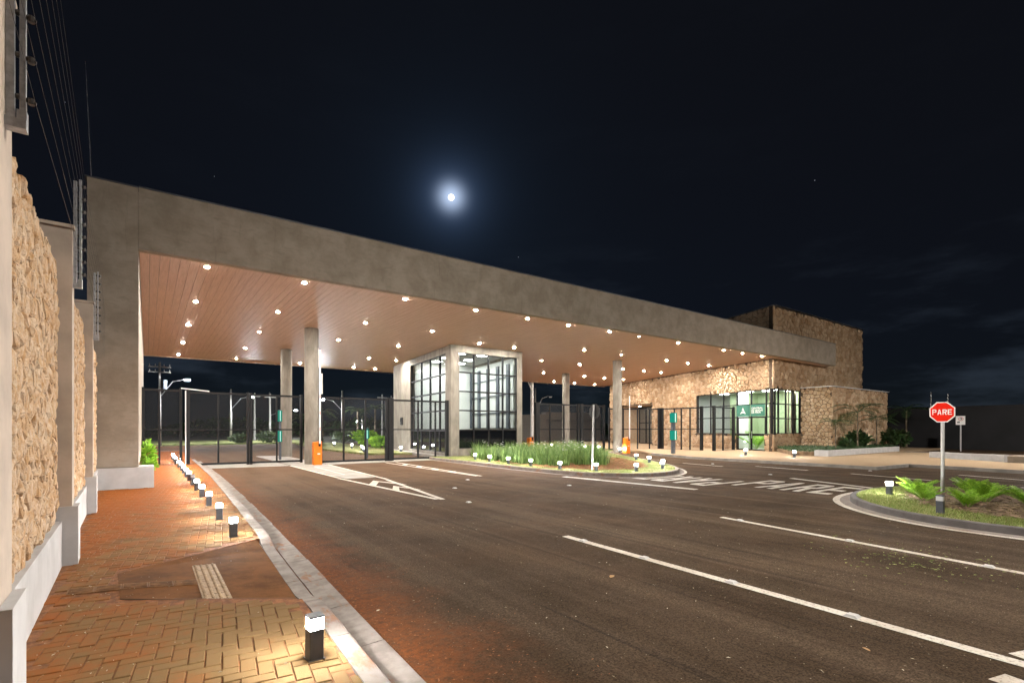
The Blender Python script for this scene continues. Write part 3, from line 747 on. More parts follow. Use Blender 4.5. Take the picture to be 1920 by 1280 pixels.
# ------------------------------------------------------------------ left perimeter wall
def wall_pt(a, o, z): return (-0.455 - 0.025 * a + o, a + 0.025 * o, z)
WD = (-0.025, 1.0); WP = (-0.455, 0.0)
wall = thing('perimeter_wall', 'tall stone-clad wall with smooth pilasters along the left pavement', 'wall', (-0.6, 8.0, SW))
MB().wbox(WP, WD, -6, 16.7, -0.5, -0.20, 0.0, 3.60).build('wall_core', 'sand_mortar', wall)
PILS = [(-0.75, -0.40), (3.50, 3.93), (7.72, 8.05), (12.14, 12.47)]
spans = [(-0.40, 3.50), (3.93, 7.72), (8.05, 12.14), (12.47, 16.62)]
for a0, a1 in spans:
    MB().wbox(WP, WD, a0, a1, -0.20, -0.14, 0.0, 0.64).build('wall_plinth', 'white_plaster', wall)
for a0, a1 in PILS:
    mb = MB(); b = .012
    mb.wbox(WP, WD, a0, a1, -0.52, 0.0, 0.0, 0.80); mb.build('pilaster_base', 'white_plaster', wall)
    mb = MB(); mb.wbox(WP, WD, a0 + .03, a1 - .03, -0.56, -0.055, 0.80, 4.02); p = mb.build('pilaster', 'pilaster_render', wall)
    MB().wbox(WP, WD, a0 + .01, a1 - .01, -0.58, -0.035, 4.022, 4.06).build('pilaster_cap', 'pilaster_render', p)
items = []
for q, (a0, a1) in enumerate(spans[1:]):
    for poly, area in crazy_stones(a1 - a0, 2.96, 0.125, 0.20, 40 + q, 0.46):
        def fn(mb, poly=poly, a0=a0, sd=len(items)):
            r2 = random.Random(sd)
            stone_shape(mb, poly, lambda a, b, o: wall_pt(a0 + a, -0.20 + o, 0.64 + b), 0.002, 0.023, 0.7, r2, 2)
        ca = sum(p[0] for p in poly) / len(poly) + a0
        items.append((area / (ca * ca), fn))
lay_stones(items, wall, 'rough_stone')

# electric fence posts on the pilasters
def fence_post(a, n_ins, z0, z1, label):
    p = wall_pt(a, -0.03, z0)
    t = thing('electric_fence_post', label, 'fence post', p, 'electric fence posts on the stone wall')
    MB().box(p[0] - .02, p[1] - .03, z0, p[0] + .012, p[1] + .004, z1).build('upright', 'galvanised', t)
    MB().box(p[0] + .030, p[1] - .02, z0 + .06, p[0] + .055, p[1] + .012, z1 + .03).build('insulator_bar', 'galvanised', t)
    MB().box(p[0] - .05, p[1] - .05, z0 - .02, p[0] + .06, p[1] + .02, z0 + .03).box(p[0] + .02, p[1] - .03, z0 + .03, p[0] + .06, p[1] + .02, z0 + .085).build('bracket', 'galvanised', t)
    zs = []
    for k in range(n_ins):
        z = z0 + .16 + (z1 - z0 - .2) * k / (n_ins - 1); zs.append(z)
        mb = MB(); x = p[0] + .02
        mb.tube((x - .006, p[1] - .012, z), (x + .012, p[1] - .012, z), .014, .018, 8).tube((x + .034, p[1] - .005, z - .004), (x + .075, p[1] - .005, z - .012), .013, .008, 8).tube((x + .055, p[1] - .005, z - .024), (x + .055, p[1] - .005, z + .008), .015, .015, 8)
        mb.build('insulator', 'insulator', t)
    return [(p[0] + .092, p[1], z - .012) for z in zs]
E1 = fence_post(3.72, 8, 3.30, 5.05, 'metal electric fence post with dark insulators on the nearest pilaster')
E2 = fence_post(7.88, 8, 3.38, 4.62, 'metal electric fence post with dark insulators on the second pilaster')
E3 = fence_post(12.30, 8, 3.38, 4.62, 'metal electric fence post with dark insulators on the pilaster beside the portal')
E0 = [wall_pt(-0.6, .1, z) for z in [e[2] for e in E1]]
E4 = [wall_pt(16.6, .0, e[2]) for e in E3]
for k in range(8):
    mb = MB()
    for A, B in ((E0, E1), (E1, E2), (E2, E3), (E3, E4)): mb.tube(A[k], B[k], .0011, .0011, 4)
    o = mb.build('fence_wire', 'wire', origin=E1[k])
    tag(o, ('lowest' if k == 0 else 'topmost' if k == 7 else ORD[k] + ' from the bottom') + ' of the thin electric wires above the stone wall', 'wire', 'electric fence wires')

# ------------------------------------------------------------------ entrance canopy
ZS, ZT = 6.47, 8.10
C0 = Vector((34.66, 17.49)); WV = Vector((7.26, 21.88)).normalized(); WN = Vector((-WV.y, WV.x))      # lit stone wall; WN points to the road
def wall_x(y): return C0.x + (y - C0.y) * WV.x / WV.y
canopy = thing('entrance_canopy', 'long cement portal canopy with wood soffit spanning the gates', 'canopy', (20, 28, 0))
MB().box(-1.23, 16.70, SW + .55, -0.186, 16.95, ZT - .015).box(-1.23, 16.95, SW + .55, -0.18, 40.6, ZT - .03).build('end_pillar', 'burnt_cement', canopy)
MB().box(-1.26, 16.56, 0.0, 0.155, 41.0 if False else 17.6, 0.68).build('pillar_base', 'white_plaster', canopy)
MB().box(-0.178, 16.70, ZS, 42.44, 16.92, ZT).build('fascia', 'burnt_cement', canopy)
MB().box(-1.28, 16.66, ZT - .012, -0.186, 17.1, ZT + .012).box(-0.178, 16.66, ZT + .002, 42.48, 17.1, ZT + .03).build('coping', 'dark_grey_metal', canopy)
MB().box(-0.18, 16.925, ZS - .012, 42.3, 16.985, ZS + .06).build('edge_trim', 'soffit_trim', canopy)
MB().box(-0.18, 40.45, ZS - .05, wall_x(40.4), 40.62, ZS + .9).build('rear_fascia', 'soffit_trim', canopy)
mb = MB(); mb.prism([(-1.2, 17.0), (42.3, 17.0), (42.3, 17.48), (34.5, 17.48), (wall_x(40.5) - .1, 40.5), (-1.2, 40.5)], ZS + .35, ZS + .6); mb.build('roof_slab', 'mortar', canopy)
MB().box(42.2, 16.93, ZS, 42.44, 17.485, ZT).build('end_fascia', 'burnt_cement', canopy)
soffit = MB().prism([(-0.17, 16.99), (42.2, 16.99), (42.2, 17.47), (34.6, 17.47), (wall_x(40.4) - .05, 40.44), (-0.17, 40.44)], ZS + .05, ZS + .10).build('soffit', 'soffit_backing', canopy)
bw = 0.236; x = -0.17; k = 0; rg = random.Random(11)
while x < 42.1:
    x1 = min(x + bw, 42.2)
    y0, y1 = 16.99, 40.44
    xm = (x + x1) / 2
    zj = rg.uniform(-.0015, .0015); g = .0035; b = .004
    segs = [(y0, y1)]
    if xm > 34.55:
        yw = C0.y + (x1 - C0.x) * WV.y / WV.x + 0.05
        segs = [(16.99, 17.46)] + ([(yw, y1)] if yw < y1 - .1 else [])
    for (a, c) in segs:
        mb = MB()
        mb.add([(x + g, a, ZS + .04), (x + g, a, ZS + b + zj), (x + g + b, a, ZS + zj), (x1 - g - b, a, ZS + zj), (x1 - g, a, ZS + b + zj), (x1 - g, a, ZS + .04),
                (x + g, c, ZS + .04), (x + g, c, ZS + b + zj), (x + g + b, c, ZS + zj), (x1 - g - b, c, ZS + zj), (x1 - g, c, ZS + b + zj), (x1 - g, c, ZS + .04)],
               [(i, i + 1, 7 + i, 6 + i) for i in range(5)] + [(0, 5, 4, 3, 2, 1), (6, 7, 8, 9, 10, 11)])
        mb.build('ceiling_board', 'soffit_board', soffit)
    x = x1; k += 1
COLS = [(6.38, 25.2), (6.83, 32.72), (26.85, 24.48), (29.48, 32.8)]
for (x, y) in COLS:
    MB().tube((x, y, 0.0), (x, y, ZS + .03), 0.315, 0.315, 40).build('column', 'fair_concrete', canopy, smooth=False)
MB().tube((32.1, 40.9, 0), (32.1, 40.9, ZS - .02), .16, .16, 16).tube((32.1, 40.9, ZS - .9), (31.4, 40.6, ZS - .06), .06, .06, 8).build('rear_post', 'pale_metal', canopy)
o = MB().tube((-1.16, 16.9, ZT), (-1.22, 16.9, ZT + 1.6), .010, .008, 6).tube((-1.22, 16.9, ZT + 1.6), (-1.28, 16.9, ZT + 3.0), .008, .004, 6).build('lightning_rod', 'galvanised', origin=(-1.16, 16.9, ZT))
tag(o, 'thin lightning rod rising from the top left corner of the portal', 'rod')

# downlights
def make_downlight(name, lens):
    t = thing(name, 'x', 'ceiling light')
    mb = MB()
    n = 20
    for r0, z0, r1, z1 in ((.092, 0.0, .089, -.009), (.089, -.009, .068, -.011), (.068, -.011, .060, .0)):
        vs = [(r0 * math.cos(2 * math.pi * i / n), r0 * math.sin(2 * math.pi * i / n), z0) for i in range(n)] + [(r1 * math.cos(2 * math.pi * i / n), r1 * math.sin(2 * math.pi * i / n), z1) for i in range(n)]
        mb.add(vs, [(i, (i + 1) % n, n + (i + 1) % n, n + i) for i in range(n)])
    mb.build('trim_ring', 'white_paint_metal', t)
    mb = MB()
    mb.add([(.058 * math.cos(2 * math.pi * i / 12), .058 * math.sin(2 * math.pi * i / 12), -.006) for i in range(12)] + [(.053 * math.cos(2 * math.pi * i / 12), .053 * math.sin(2 * math.pi * i / 12), -.014) for i in range(12)],
           [(i, 12 + i, 12 + (i + 1) % 12, (i + 1) % 12) for i in range(12)] + [tuple(range(23, 11, -1))])
    mb.build('lens', lens, t)
    return t
DL = [('in the row along the front edge', 17.37, [1.44, 4.17, 7.71, 10.75, 13.39, 15.77, 18.49, 20.69, 23.98, 28.47, 30.59, 32.93]),
      ('in the second row behind the front edge', 22.35, [1.49, 4.34, 8.0, 11.33, 21.58, 24.88, 29.55, 31.98, 34.58]),
      ('of the pair just before the guardhouse window', 24.0, [15.11, 17.51]),
      ('in the third row behind the front edge', 27.52, [1.53, 4.5, 8.35, 11.79, 22.48, 26.11, 30.84, 33.38, 35.62]),
      ('in the fourth row behind the front edge', 33.5, [1.62, 4.73, 8.7, 12.23, 14.17, 27.56, 32.37, 34.98, 37.59]),
      ('in the row along the rear edge', 39.0, [1.66, 4.95, 9.07, 13.01, 14.76, 33.43, 36.26, 39.2])]
proto = make_downlight('recessed_downlight', 'lens_down'); dim = None; first = True
for row, y, xs in DL:
    for i, x in enumerate(xs):
        if row.endswith('front edge') and 'along' in row and i == 7:
            o = make_downlight('recessed_downlight', 'lens_down_dim')
        elif first: o = proto; first = False
        else: o = copy_tree(proto)
        o.location = (x, y, ZS - .002)
        tag(o, 'round ceiling downlight, ' + ORD[i] + ' from left ' + row, 'ceiling light', 'recessed downlights in the canopy soffit')

# ------------------------------------------------------------------ windows and walls in a wall frame
def solid_wall(mb, P, d, length, z0, z1, o0, o1, holes, parts=None):
    xs = sorted({0.0, length, *[min(h[0], length) for h in holes], *[min(h[2], length) for h in holes]}); zs = sorted({z0, z1, *[h[1] for h in holes], *[h[3] for h in holes]})
    for xa, xb in zip(xs, xs[1:]):
        run = None
        for za, zb in zip(zs, zs[1:]):
            mx, mz = (xa + xb) / 2, (za + zb) / 2
            hole = any(h[0] < mx < h[2] and h[1] < mz < h[3] for h in holes)
            if not hole: run = (run[0] if run else za, zb)
            if (hole or zb == zs[-1]) and run:
                
                if parts: MB().wbox(P, d, xa, xb, o0, o1, run[0], run[1]).build(*parts)
                else: mb.wbox(P, d, xa, xb, o0, o1, run[0], run[1])
                run = None
def window(parent, P, d, cols, rows, o, mat_of=lambda r, c: 'glass', bar=.06, dep=.10, name='window', frame_mat='black_metal', skip=()):
    """cols / rows: positions of the bars; frame is one part, every pane its own"""
    mb = MB(); h = bar / 2
    for i, a in enumerate(cols): mb.wbox(P, d, a - h, a + h, o - dep, o, rows[0] - h, rows[-1] + h)
    for j, z in enumerate(rows):
        for a0, a1 in zip(cols, cols[1:]): mb.wbox(P, d, a0 + h, a1 - h, o - dep + .004, o - .004, z - h, z + h)
    w = mb.build(name, frame_mat, parent)
    for i, (a0, a1) in enumerate(zip(cols, cols[1:])):
        for j, (z0, z1) in enumerate(zip(rows, rows[1:])):
            if (j, i) in skip: continue
            nx, ny = d[1], -d[0]
            def q(a, z, off): return (P[0] + d[0] * a + nx * off, P[1] + d[1] * a + ny * off, z)
            m_ = mat_of(j, i)
            MB().add([q(a0 + h, z0 + h, o - dep / 2), q(a1 - h, z0 + h, o - dep / 2), q(a1 - h, z1 - h, o - dep / 2), q(a0 + h, z1 - h, o - dep / 2)], [(0, 1, 2, 3)]).build('pane', m_, w)
    return w
def disc(mb, x, y, z, r, n=16):
    mb.add([(x + r * math.cos(-2 * math.pi * i / n), y + r * math.sin(-2 * math.pi * i / n), z) for i in range(n)], [tuple(range(n))])

# ------------------------------------------------------------------ guardhouse
gA = Vector((13.94, 25.2)); gB = Vector((19.0, 25.2)); gC = Vector((15.28, 36.6)); gD = Vector((20.6, 36.6))
guard = thing('guardhouse', 'concrete guardhouse with tall gridded lit windows under the canopy', 'guardhouse', (16.5, 29, SW))
GL = (gC - gA).length; gd = (gA - gC) / GL                       # left wall runs from the back to the front corner
fw = (0.55, 0.55, 4.69, 6.06); lw = (GL - 7.39, 0.30, GL - 0.83, 6.06)
mb = MB(); solid_wall(mb, gA, (1, 0), 5.06, 0.0, ZS - .004, -0.30, 0.0, [fw]); mb.build('front_wall', 'fair_concrete', guard)
mb = MB(); solid_wall(mb, gC, gd, GL - .302, 0.0, ZS - .006, -0.30, 0.0, [lw]); mb.build('side_wall', 'fair_concrete', guard)
gr = (gD - gB) / (gD - gB).length
mb = MB(); solid_wall(mb, gB + Vector((0, .302)), gr, (gD - gB).length - .31, 0.0, ZS - .006, -0.28, 0.0, []); mb.build('side_wall', 'fair_concrete', guard)
MB().box(15.62, 36.3, 0, 20.2, 36.59, ZS - .008).build('rear_wall', 'fair_concrete', guard)
fc = [0.55 + i * 4.14 / 4 for i in range(5)]
fr = [0.55, 1.61, 2.74, 3.84, 4.94, 6.06]
window(guard, gA, (1, 0), fc, fr, -0.06, lambda r, c: 'dark_glass' if r == 0 else 'glass', .075, .12)
lc = [GL - s for s in (7.39, 5.31, 3.65, 1.98, 0.83)]
window(guard, gC, gd, lc, [0.30, 1.57, 2.75, 3.84, 4.89, 6.06], -0.06, lambda r, c: 'dark_glass' if r == 0 else 'glass', .085, .12)
# interior: ceiling, floor, white partition, pale blinds behind dark mullions on the far side
MB().prism([(14.3, 25.52), (18.7, 25.52), (19.6, 32.2), (15.1, 32.2)], 6.30, 6.34).build('ceiling', 'room_white', guard)
MB().prism([(14.3, 25.52), (18.7, 25.52), (19.6, 32.2), (15.1, 32.2)], SW + .02, SW + .06).build('floor', 'room_floor', guard)
MB().box(15.05, 32.2, SW + .06, 20.0, 32.35, 6.3).build('partition', 'room_white', guard)
P_in = gB + Vector((-0.30, 0.33)); back = gD - gB
mb = MB(); mb.wbox(P_in, gr, 0.05, 6.6, -.10, -.02, 1.75, 6.1); mb.build('blind', 'blind_white', guard)
mb = MB()
for k in range(5): mb.wbox(P_in, gr, 0.5 + k * 1.5, 0.5 + k * 1.5 + .34, -.22, -.105, 1.7, 5.8)
mb.build('mullion_post', 'dark_grey_metal', guard)
mb = MB()
for z in (2.7, 3.85, 4.95): mb.wbox(P_in, gr, 0.05, 6.6, -.17, -.107, z, z + .07)
mb.build('mullion_rail', 'dark_grey_metal', guard)
mb = MB()
for x, y in ((15.6, 27.0), (17.2, 27.0), (15.9, 29.3), (17.6, 29.3), (16.2, 31.2), (18.0, 31.2)): disc(mb, x, y, 6.29, .34)
mb.build('ceiling_panel', 'room_panel', guard)
o = MB().box(12.9, 25.02, 1.0, 13.0, 25.1, 1.2).build('x', 'black_metal'); bpy.data.objects.remove(o)
q = gC + gd * (GL - 9.2)
t = thing('intercom', 'small black intercom box on the guardhouse side wall', 'intercom', (q.x - .02, q.y, 2.0))
MB().wbox(gC, gd, GL - 9.45, GL - 9.05, 0.002, .10, 1.95, 2.50).build('housing', 'black_metal', t)
MB().wbox(gC, gd, GL - 9.37, GL - 9.13, .102, .112, 2.2, 2.42).build('screen', 'dark_glass', t)

# ------------------------------------------------------------------ gates
def gate(p0, p1, h, splits, label, group='perforated black gates under the canopy', thick0=.10, thick1=.10, mid=1.62, z0=0.05):
    t = thing('gate', label, 'gate', ((p0[0] + p1[0]) / 2, (p0[1] + p1[1]) / 2, 0.02), group)
    v = Vector((p1[0] - p0[0], p1[1] - p0[1])); L = v.length; d = v / L; P = Vector(p0)
    for a, w in ((0, thick0), (L, thick1)):
        MB().wbox(P, d, a - w / 2, a + w / 2, -.09, .09, 0.014, h + .05).build('post', 'black_metal', t)
    a_in, b_in = thick0 / 2, L - thick1 / 2
    for z in (z0, mid, h - .09): MB().wbox(P, d, a_in, b_in, -.035, .035, z, z + (.09 if z != mid else .055)).build('rail', 'black_metal', t)
    cuts = [a_in] + [s * L for s in splits] + [b_in]
    for s in cuts[1:-1]: MB().wbox(P, d, s - .035, s + .035, -.045, .045, z0, h).build('stile', 'black_metal', t)
    for a, b in zip(cuts, cuts[1:]):
        for za, zb in ((z0 + .09, mid), (mid + .055, h - .09)):
            nx, ny = d.y, -d.x
            def q(a_, z): return (P.x + d.x * a_, P.y + d.y * a_, z)
            MB().add([q(a, za), q(b, za), q(b, zb), q(a, zb)], [(0, 1, 2, 3)]).build('mesh_panel', 'gate_mesh', t)
    return t
gate((-0.13, 26.7), (1.22, 26.7), 3.42, [0.42], 'narrow black mesh gate between the end pillar and the white barrier arm')
gate((1.48, 26.6), (3.86, 26.6), 3.35, [0.49], 'black mesh gate leaf just right of the white barrier arm', thick0=.14)
gate((3.99, 26.6), (6.24, 26.6), 3.33, [0.5], 'black mesh gate leaf closing against the left concrete columns')
gate((6.80, 25.15), (10.12, 25.15), 3.24, [0.33, 0.66], 'black mesh gate between the orange barrier and the thick black gate post', thick1=.14)
gate((10.47, 25.3), (13.74, 25.3), 3.24, [0.46, 0.78], 'black mesh gate standing in front of the guardhouse side wall', thick0=.14, thick1=.16)
o = MB().box(10.2, 25.02, 0.014, 10.38, 25.42, 3.3).build('gate_post', 'black_metal', origin=(10.29, 25.2, 0)); tag(o, 'thick black steel post between two gates left of the guardhouse', 'post')
gate((20.45, 25.5), (24.02, 25.5), 3.34, [0.3, 0.64], 'black mesh gate behind the flower bed right of the guardhouse', thick0=.30)
gate((24.36, 25.5), (26.45, 25.4), 3.34, [0.62], 'black mesh gate behind the road sign seen from the back', thick0=.22)
gate((28.7, 27.0), (32.35, 25.15), 3.25, [0.28, 0.56, 0.80], 'black mesh gate between the right column and the stone building', thick1=.24)
gate((32.4, 24.9), (32.4, 21.5), 3.25, [0.32, 0.5, 0.72], 'black mesh fence before the stone wall beside the green totem', thick0=.1, thick1=.18)
gate((32.3, 20.45), (35.1, 20.65), 3.25, [0.45], 'black mesh gate in front of the sales office window', thick0=.18, thick1=.16)

# ------------------------------------------------------------------ sales building
SL = 23.05
far = C0 + WV * SL; wd = -WV                                     # lit wall seen from the road runs from its far end to the corner
bld = thing('sales_building', 'tall stone-clad sales office with lit glass corner at the canopy end', 'building', (42, 22, SW))
XR = 49.82
wh = [(SL - 8.15, 1.30, SL + .1, 4.42), (SL - 3.56, 0.0, SL - 0.85, 1.30), (SL - 20.5, 0.0, SL - 14.7, 4.12)]
mb = MB(); solid_wall(mb, far, wd, SL - .16, 0.0, 10.10, -0.30, -0.05, wh, ('wall_core', 'mortar', bld))
fh = [(0.0, 1.34, 4.23, 4.43)]
mb = MB(); solid_wall(mb, C0 + Vector((.32, 0)), (1, 0), XR - C0.x - .32, 0.0, 10.095, -0.30, -0.05, [(-.32, 1.34, 3.91, 4.43)]) if False else solid_wall(mb, C0, (1, 0), XR - C0.x, 0.0, 10.095, -0.30, -0.05, [(0.0, 1.34, 4.23, 4.43)])
mb.build('front_core', 'mortar', bld)
MB().prism([(C0.x + .3, C0.y + .31), (XR, C0.y + .31), (XR, far.y), (far.x + .3, far.y)], 9.9, 10.08).build('roof', 'roof_sheet', bld)
MB().box(XR - .3, C0.y + .31, 0, XR, far.y, 10.09).build('side_wall', 'mortar', bld)
# coping strip
MB().wbox(far, wd, 0, SL + .02, -.32, .10, 10.10, 10.13).box(C0.x + .2, C0.y - .10, 10.132, XR + .05, C0.y + .32, 10.16).build('coping', 'dark_grey_metal', bld)
# low block
lx0, lx1, ly = 38.45, 48.61, 15.32
low = MB().box(lx0 + .04, ly + .05, 0, lx1 - .04, 17.44, 4.61).build('annex_core', 'mortar', bld)
MB().box(lx0 - .08, ly - .08, 4.612, lx1 + .1, 17.43, 4.66).build('annex_coping', 'white_paint_metal', bld)
items = []
def clad(P, d, L, z0, z1, holes, sx, sy, seed, off=-0.05):
    nx, ny = d[1], -d[0]
    for poly, area in crazy_stones(L, z1 - z0, sx, sy, seed, 0.44, [(h[0], h[1] - z0, h[2], h[3] - z0) for h in holes]):
        cx_ = P[0] + d[0] * (sum(p[0] for p in poly) / len(poly)); cy_ = P[1] + d[1] * (sum(p[0] for p in poly) / len(poly))
        cz = z0 + sum(p[1] for p in poly) / len(poly)
        dist = cx_ * .586 + cy_ * .81
        face = abs(nx * cx_ + ny * cy_) / math.hypot(cx_, cy_)
        hid = 0.2 if (ZS - .2 < cz < ZT + .3) else 1.0
        def fn(mb, poly=poly, sd=seed * 9999 + len(items)):
            stone_shape(mb, poly, lambda a, b, o: (P[0] + d[0] * a + nx * (off + o), P[1] + d[1] * a + ny * (off + o), z0 + b), 0.015, 0.055, 0.45, random.Random(sd), 1)
        items.append((area * face / dist ** 2 * hid, fn))
clad(far, wd, SL + .03, 0.0, ZS - .01, wh, 0.36, 0.30, 5)
clad(far, wd, SL + .03, ZT - .4, 10.10, [], 0.42, 0.36, 6)
clad(C0 + Vector((-.03, 0)), (1, 0), XR - C0.x + .03, 0.0, 10.09, [(0.0, 1.34, 4.26, 4.43)], 0.40, 0.34, 7)
clad(Vector((lx0, ly)), (1, 0), lx1 - lx0, 0.0, 4.61, [], 0.36, 0.32, 8)
clad(Vector((lx0, 17.44)), (0, -1), 17.44 - ly, 0.0, 4.61, [], 0.25, 0.24, 9)
nA, nB = Vector((wd.y, -wd.x)), Vector((0.0, -1.0)); rq = random.Random(77)
def quoin(z0, z1):
    z = z0
    while z < z1 - .05:
        h = min(rq.uniform(.22, .42), z1 - z); la, lb = rq.uniform(.10, .22), rq.uniform(.10, .22); o = rq.uniform(.004, .022)
        den = nA.x * nB.y - nA.y * nB.x; ca, cb = nA.dot(C0) + o, nB.dot(C0) + o
        k_ = Vector(((ca * nB.y - nA.y * cb) / den, (nA.x * cb - ca * nB.x) / den))
        pa = C0 - wd * la; pb = C0 + Vector((lb, 0))
        poly = [pa - nA * .04, pa + nA * o, k_, pb + nB * o, pb - nB * .04, C0 + Vector((.06, .06))]
        MB().prism([(p.x, p.y) for p in poly], z + .008, z + h - .008).build('stone', 'clad_stone', bld)
        z += h
quoin(0.0, 1.30); quoin(4.47, ZS - .02); quoin(ZT - .3, 10.09)
lay_stones(items, bld, 'clad_stone')
# glazing: strip with door, corner window
cols = [SL - s for s in (8.15, 6.55, 5.07, 3.60, 2.19, 0.80, 0.06)]
window(bld, far, wd, cols, [1.30, 2.52, 3.44, 4.42], -.14, bar=.07, dep=.10, skip=((0, 3), (0, 4)))
dw = window(bld, far, wd, [SL - 3.54, SL - 2.19, SL - 0.87], [0.16, 1.22, 2.50], -.142, bar=.09, dep=.10, name='door')
MB().wbox(far, wd, SL - 2.30, SL - 2.27, -.13, -.08, 1.0, 1.5).wbox(far, wd, SL - 2.10, SL - 2.07, -.13, -.08, 1.0, 1.5).build('handle', 'galvanised', dw)
window(bld, C0, (1, 0), [0.10, 1.05, 2.10, 3.17, 4.20], [1.34, 2.40, 3.42, 4.43], -.14, bar=.075, dep=.10)
MB().tube((C0.x + .12, C0.y + .17, 1.30), (C0.x + .12, C0.y + .17, 4.44), .09, .09, 10).build('corner_post', 'black_metal', bld)
MB().wbox(far, wd, SL - 8.25, SL - 3.56, -.16, .05, 1.20, 1.262).build('sill', 'black_metal', bld)
# the recessed pedestrian portal further along
MB().wbox(far, wd, SL - 20.5, SL - 14.7, -2.2, -.31, 4.02, 4.11).build('portal_soffit', 'soffit_trim', bld)
MB().wbox(far, wd, SL - 20.5, SL - 14.7, -2.4, -2.2, 0.0, 4.2).build('portal_wall', 'beige_wall', bld)
MB().wbox(far, wd, SL - 20.6, SL - 20.45, -2.2, -.31, 0.0, 4.01).wbox(far, wd, SL - 14.72, SL - 14.6, -2.2, -.31, 0.0, 4.01).build('portal_cheek', 'clad_stone', bld)
mb = MB()
for s_ in (16.2, 18.8):
    v_ = far + wd * (SL - s_) + Vector((wd.y, -wd.x)) * -1.2; disc(mb, v_.x, v_.y, 4.012, .16)
mb.build('portal_fill_glow', 'room_panel', bld)  # added glowing discs that brighten the recess; no lamp known there
window(bld, far, wd, [SL - s for s in (20.3, 19.0, 17.7, 16.4, 15.1)], [0.16, 2.3, 3.9], -2.05, bar=.08, dep=.1)
# office interior
def off(s, o): v = far + wd * (SL - s) + Vector((wd.y, -wd.x)) * o; return (v.x, v.y)
room = [off(9.5, -.32), off(0.35, -.32), (39.6, 17.82), (39.6, 23.5), off(9.5, -5.2)]
MB().prism(room, SW + .01, SW + .03).build('floor', 'room_floor', bld)
MB().prism(room, 4.50, 4.56).build('ceiling', 'room_white', bld)
MB().wbox(far, wd, SL - 9.5, SL - 3.0, -5.3, -5.15, SW + .03, 4.5).build('rear_partition', 'room_white', bld)
MB().wbox(far, wd, SL - 9.6, SL - 9.5, -5.3, -.32, SW + .03, 4.5).build('end_partition', 'room_white', bld)
MB().box(39.6, 17.8, SW + .03, 39.7, 23.6, 4.5).build('green_partition', 'room_green', bld)
MB().box(36.6, 21.2, SW + .03, 38.2, 21.3, 4.5).build('rear_partition', 'room_white', bld); MB().box(38.202, 21.2, SW + .03, 39.58, 21.3, 4.5).build('green_partition', 'room_green', bld)
MB().wbox(far, wd, SL - 3.0, SL - 2.85, -5.3, -4.0, SW + .03, 4.5).build('green_partition', 'room_green', bld)
mb = MB()
for s, o_ in ((1.6, -1.6), (4.0, -1.5), (6.6, -1.5), (2.0, -3.6), (5.5, -3.8)):
    x, y = off(s, o_); disc(mb, x, y, 4.49, .42)
disc(mb, 37.3, 19.2, 4.488, .40)
mb.build('ceiling_panel', 'room_panel', bld)
for x0, x1 in ((34.95, 35.55), (38.0, 38.8), (37.55, 37.75)):
    mb = MB(); n = 12
    for i in range(n):
        xa, xb = x0 + (x1 - x0) * i / n, x0 + (x1 - x0) * (i + 1) / n; ya, yb = C0.y + .42 + (.05 if i % 2 else 0), C0.y + .42 + (0 if i % 2 else .05)
        mb.add([(xa, ya, .3), (xb, yb, .3), (xb, yb, 4.45), (xa, ya, 4.45)], [(0, 1, 2, 3)])
    mb.build('curtain', 'curtain', bld)
# fascia sign behind the glass: two green panels
sgn = thing('office_sign', 'two green panels with white mountain logo and lettering above the office door', 'sign', (*off(2.2, -.1), 2.6))
def sq(s, o_, z): x, y = off(s, o_); return (x, y, z)
for s0, s1 in ((3.55, 2.24), (2.14, 0.86)):
    MB().wbox(far, wd, SL - s0, SL - s1, -.115, -.085, 2.585, 3.40).build('panel', 'sign_green', sgn)
mb = MB()
c = 2.93; zb = 2.76
def tri(pts): mb.add([sq(c - p[0], -.083, zb + p[1]) for p in pts], [tuple(range(len(pts)))])
tri([(-.10, .26), (.13, .24), (.01, .48)]); tri([(-.26, .0), (0.0, .10), (.14, .21), (-.04, .20), (-.16, .13)]); tri([(-.02, .10), (.07, .08), (.28, .0), (.17, .20), (.12, .22)])
mb.build('logo', 'sign_white', sgn)
def text_mesh(txt, size, to_world, name, mat, parent):
    cu = bpy.data.curves.new('t', 'FONT'); cu.body = txt; cu.size = size; cu.offset = size * .012
    ob = bpy.data.objects.new('t', cu); COL.objects.link(ob)
    me = bpy.data.meshes.new_from_object(ob.evaluated_get(bpy.context.evaluated_depsgraph_get()))
    bpy.data.objects.remove(ob)
    offp = wloc(parent)
    wmx = max((v.co.x for v in me.vertices), default=1)
    for v in me.vertices: v.co = Vector(to_world(v.co.x, v.co.y, wmx)) - offp
    me.materials.clear(); me.materials.append(MATS[mat])
    o = bpy.data.objects.new(name, me); COL.objects.link(o); o.parent = parent; return o
for txt, z in (('CENTRAL', 3.10), ('DE VENDAS', 2.94), ('DE PIRAI', 2.80)):
    w_ = 1.06 if txt != 'DE PIRAI' else 0.86
    text_mesh(txt, .17, lambda x, y, wm, z=z, w_=w_: sq(2.08 - x / wm * w_, -.083, z + y), 'lettering', 'sign_white', sgn)
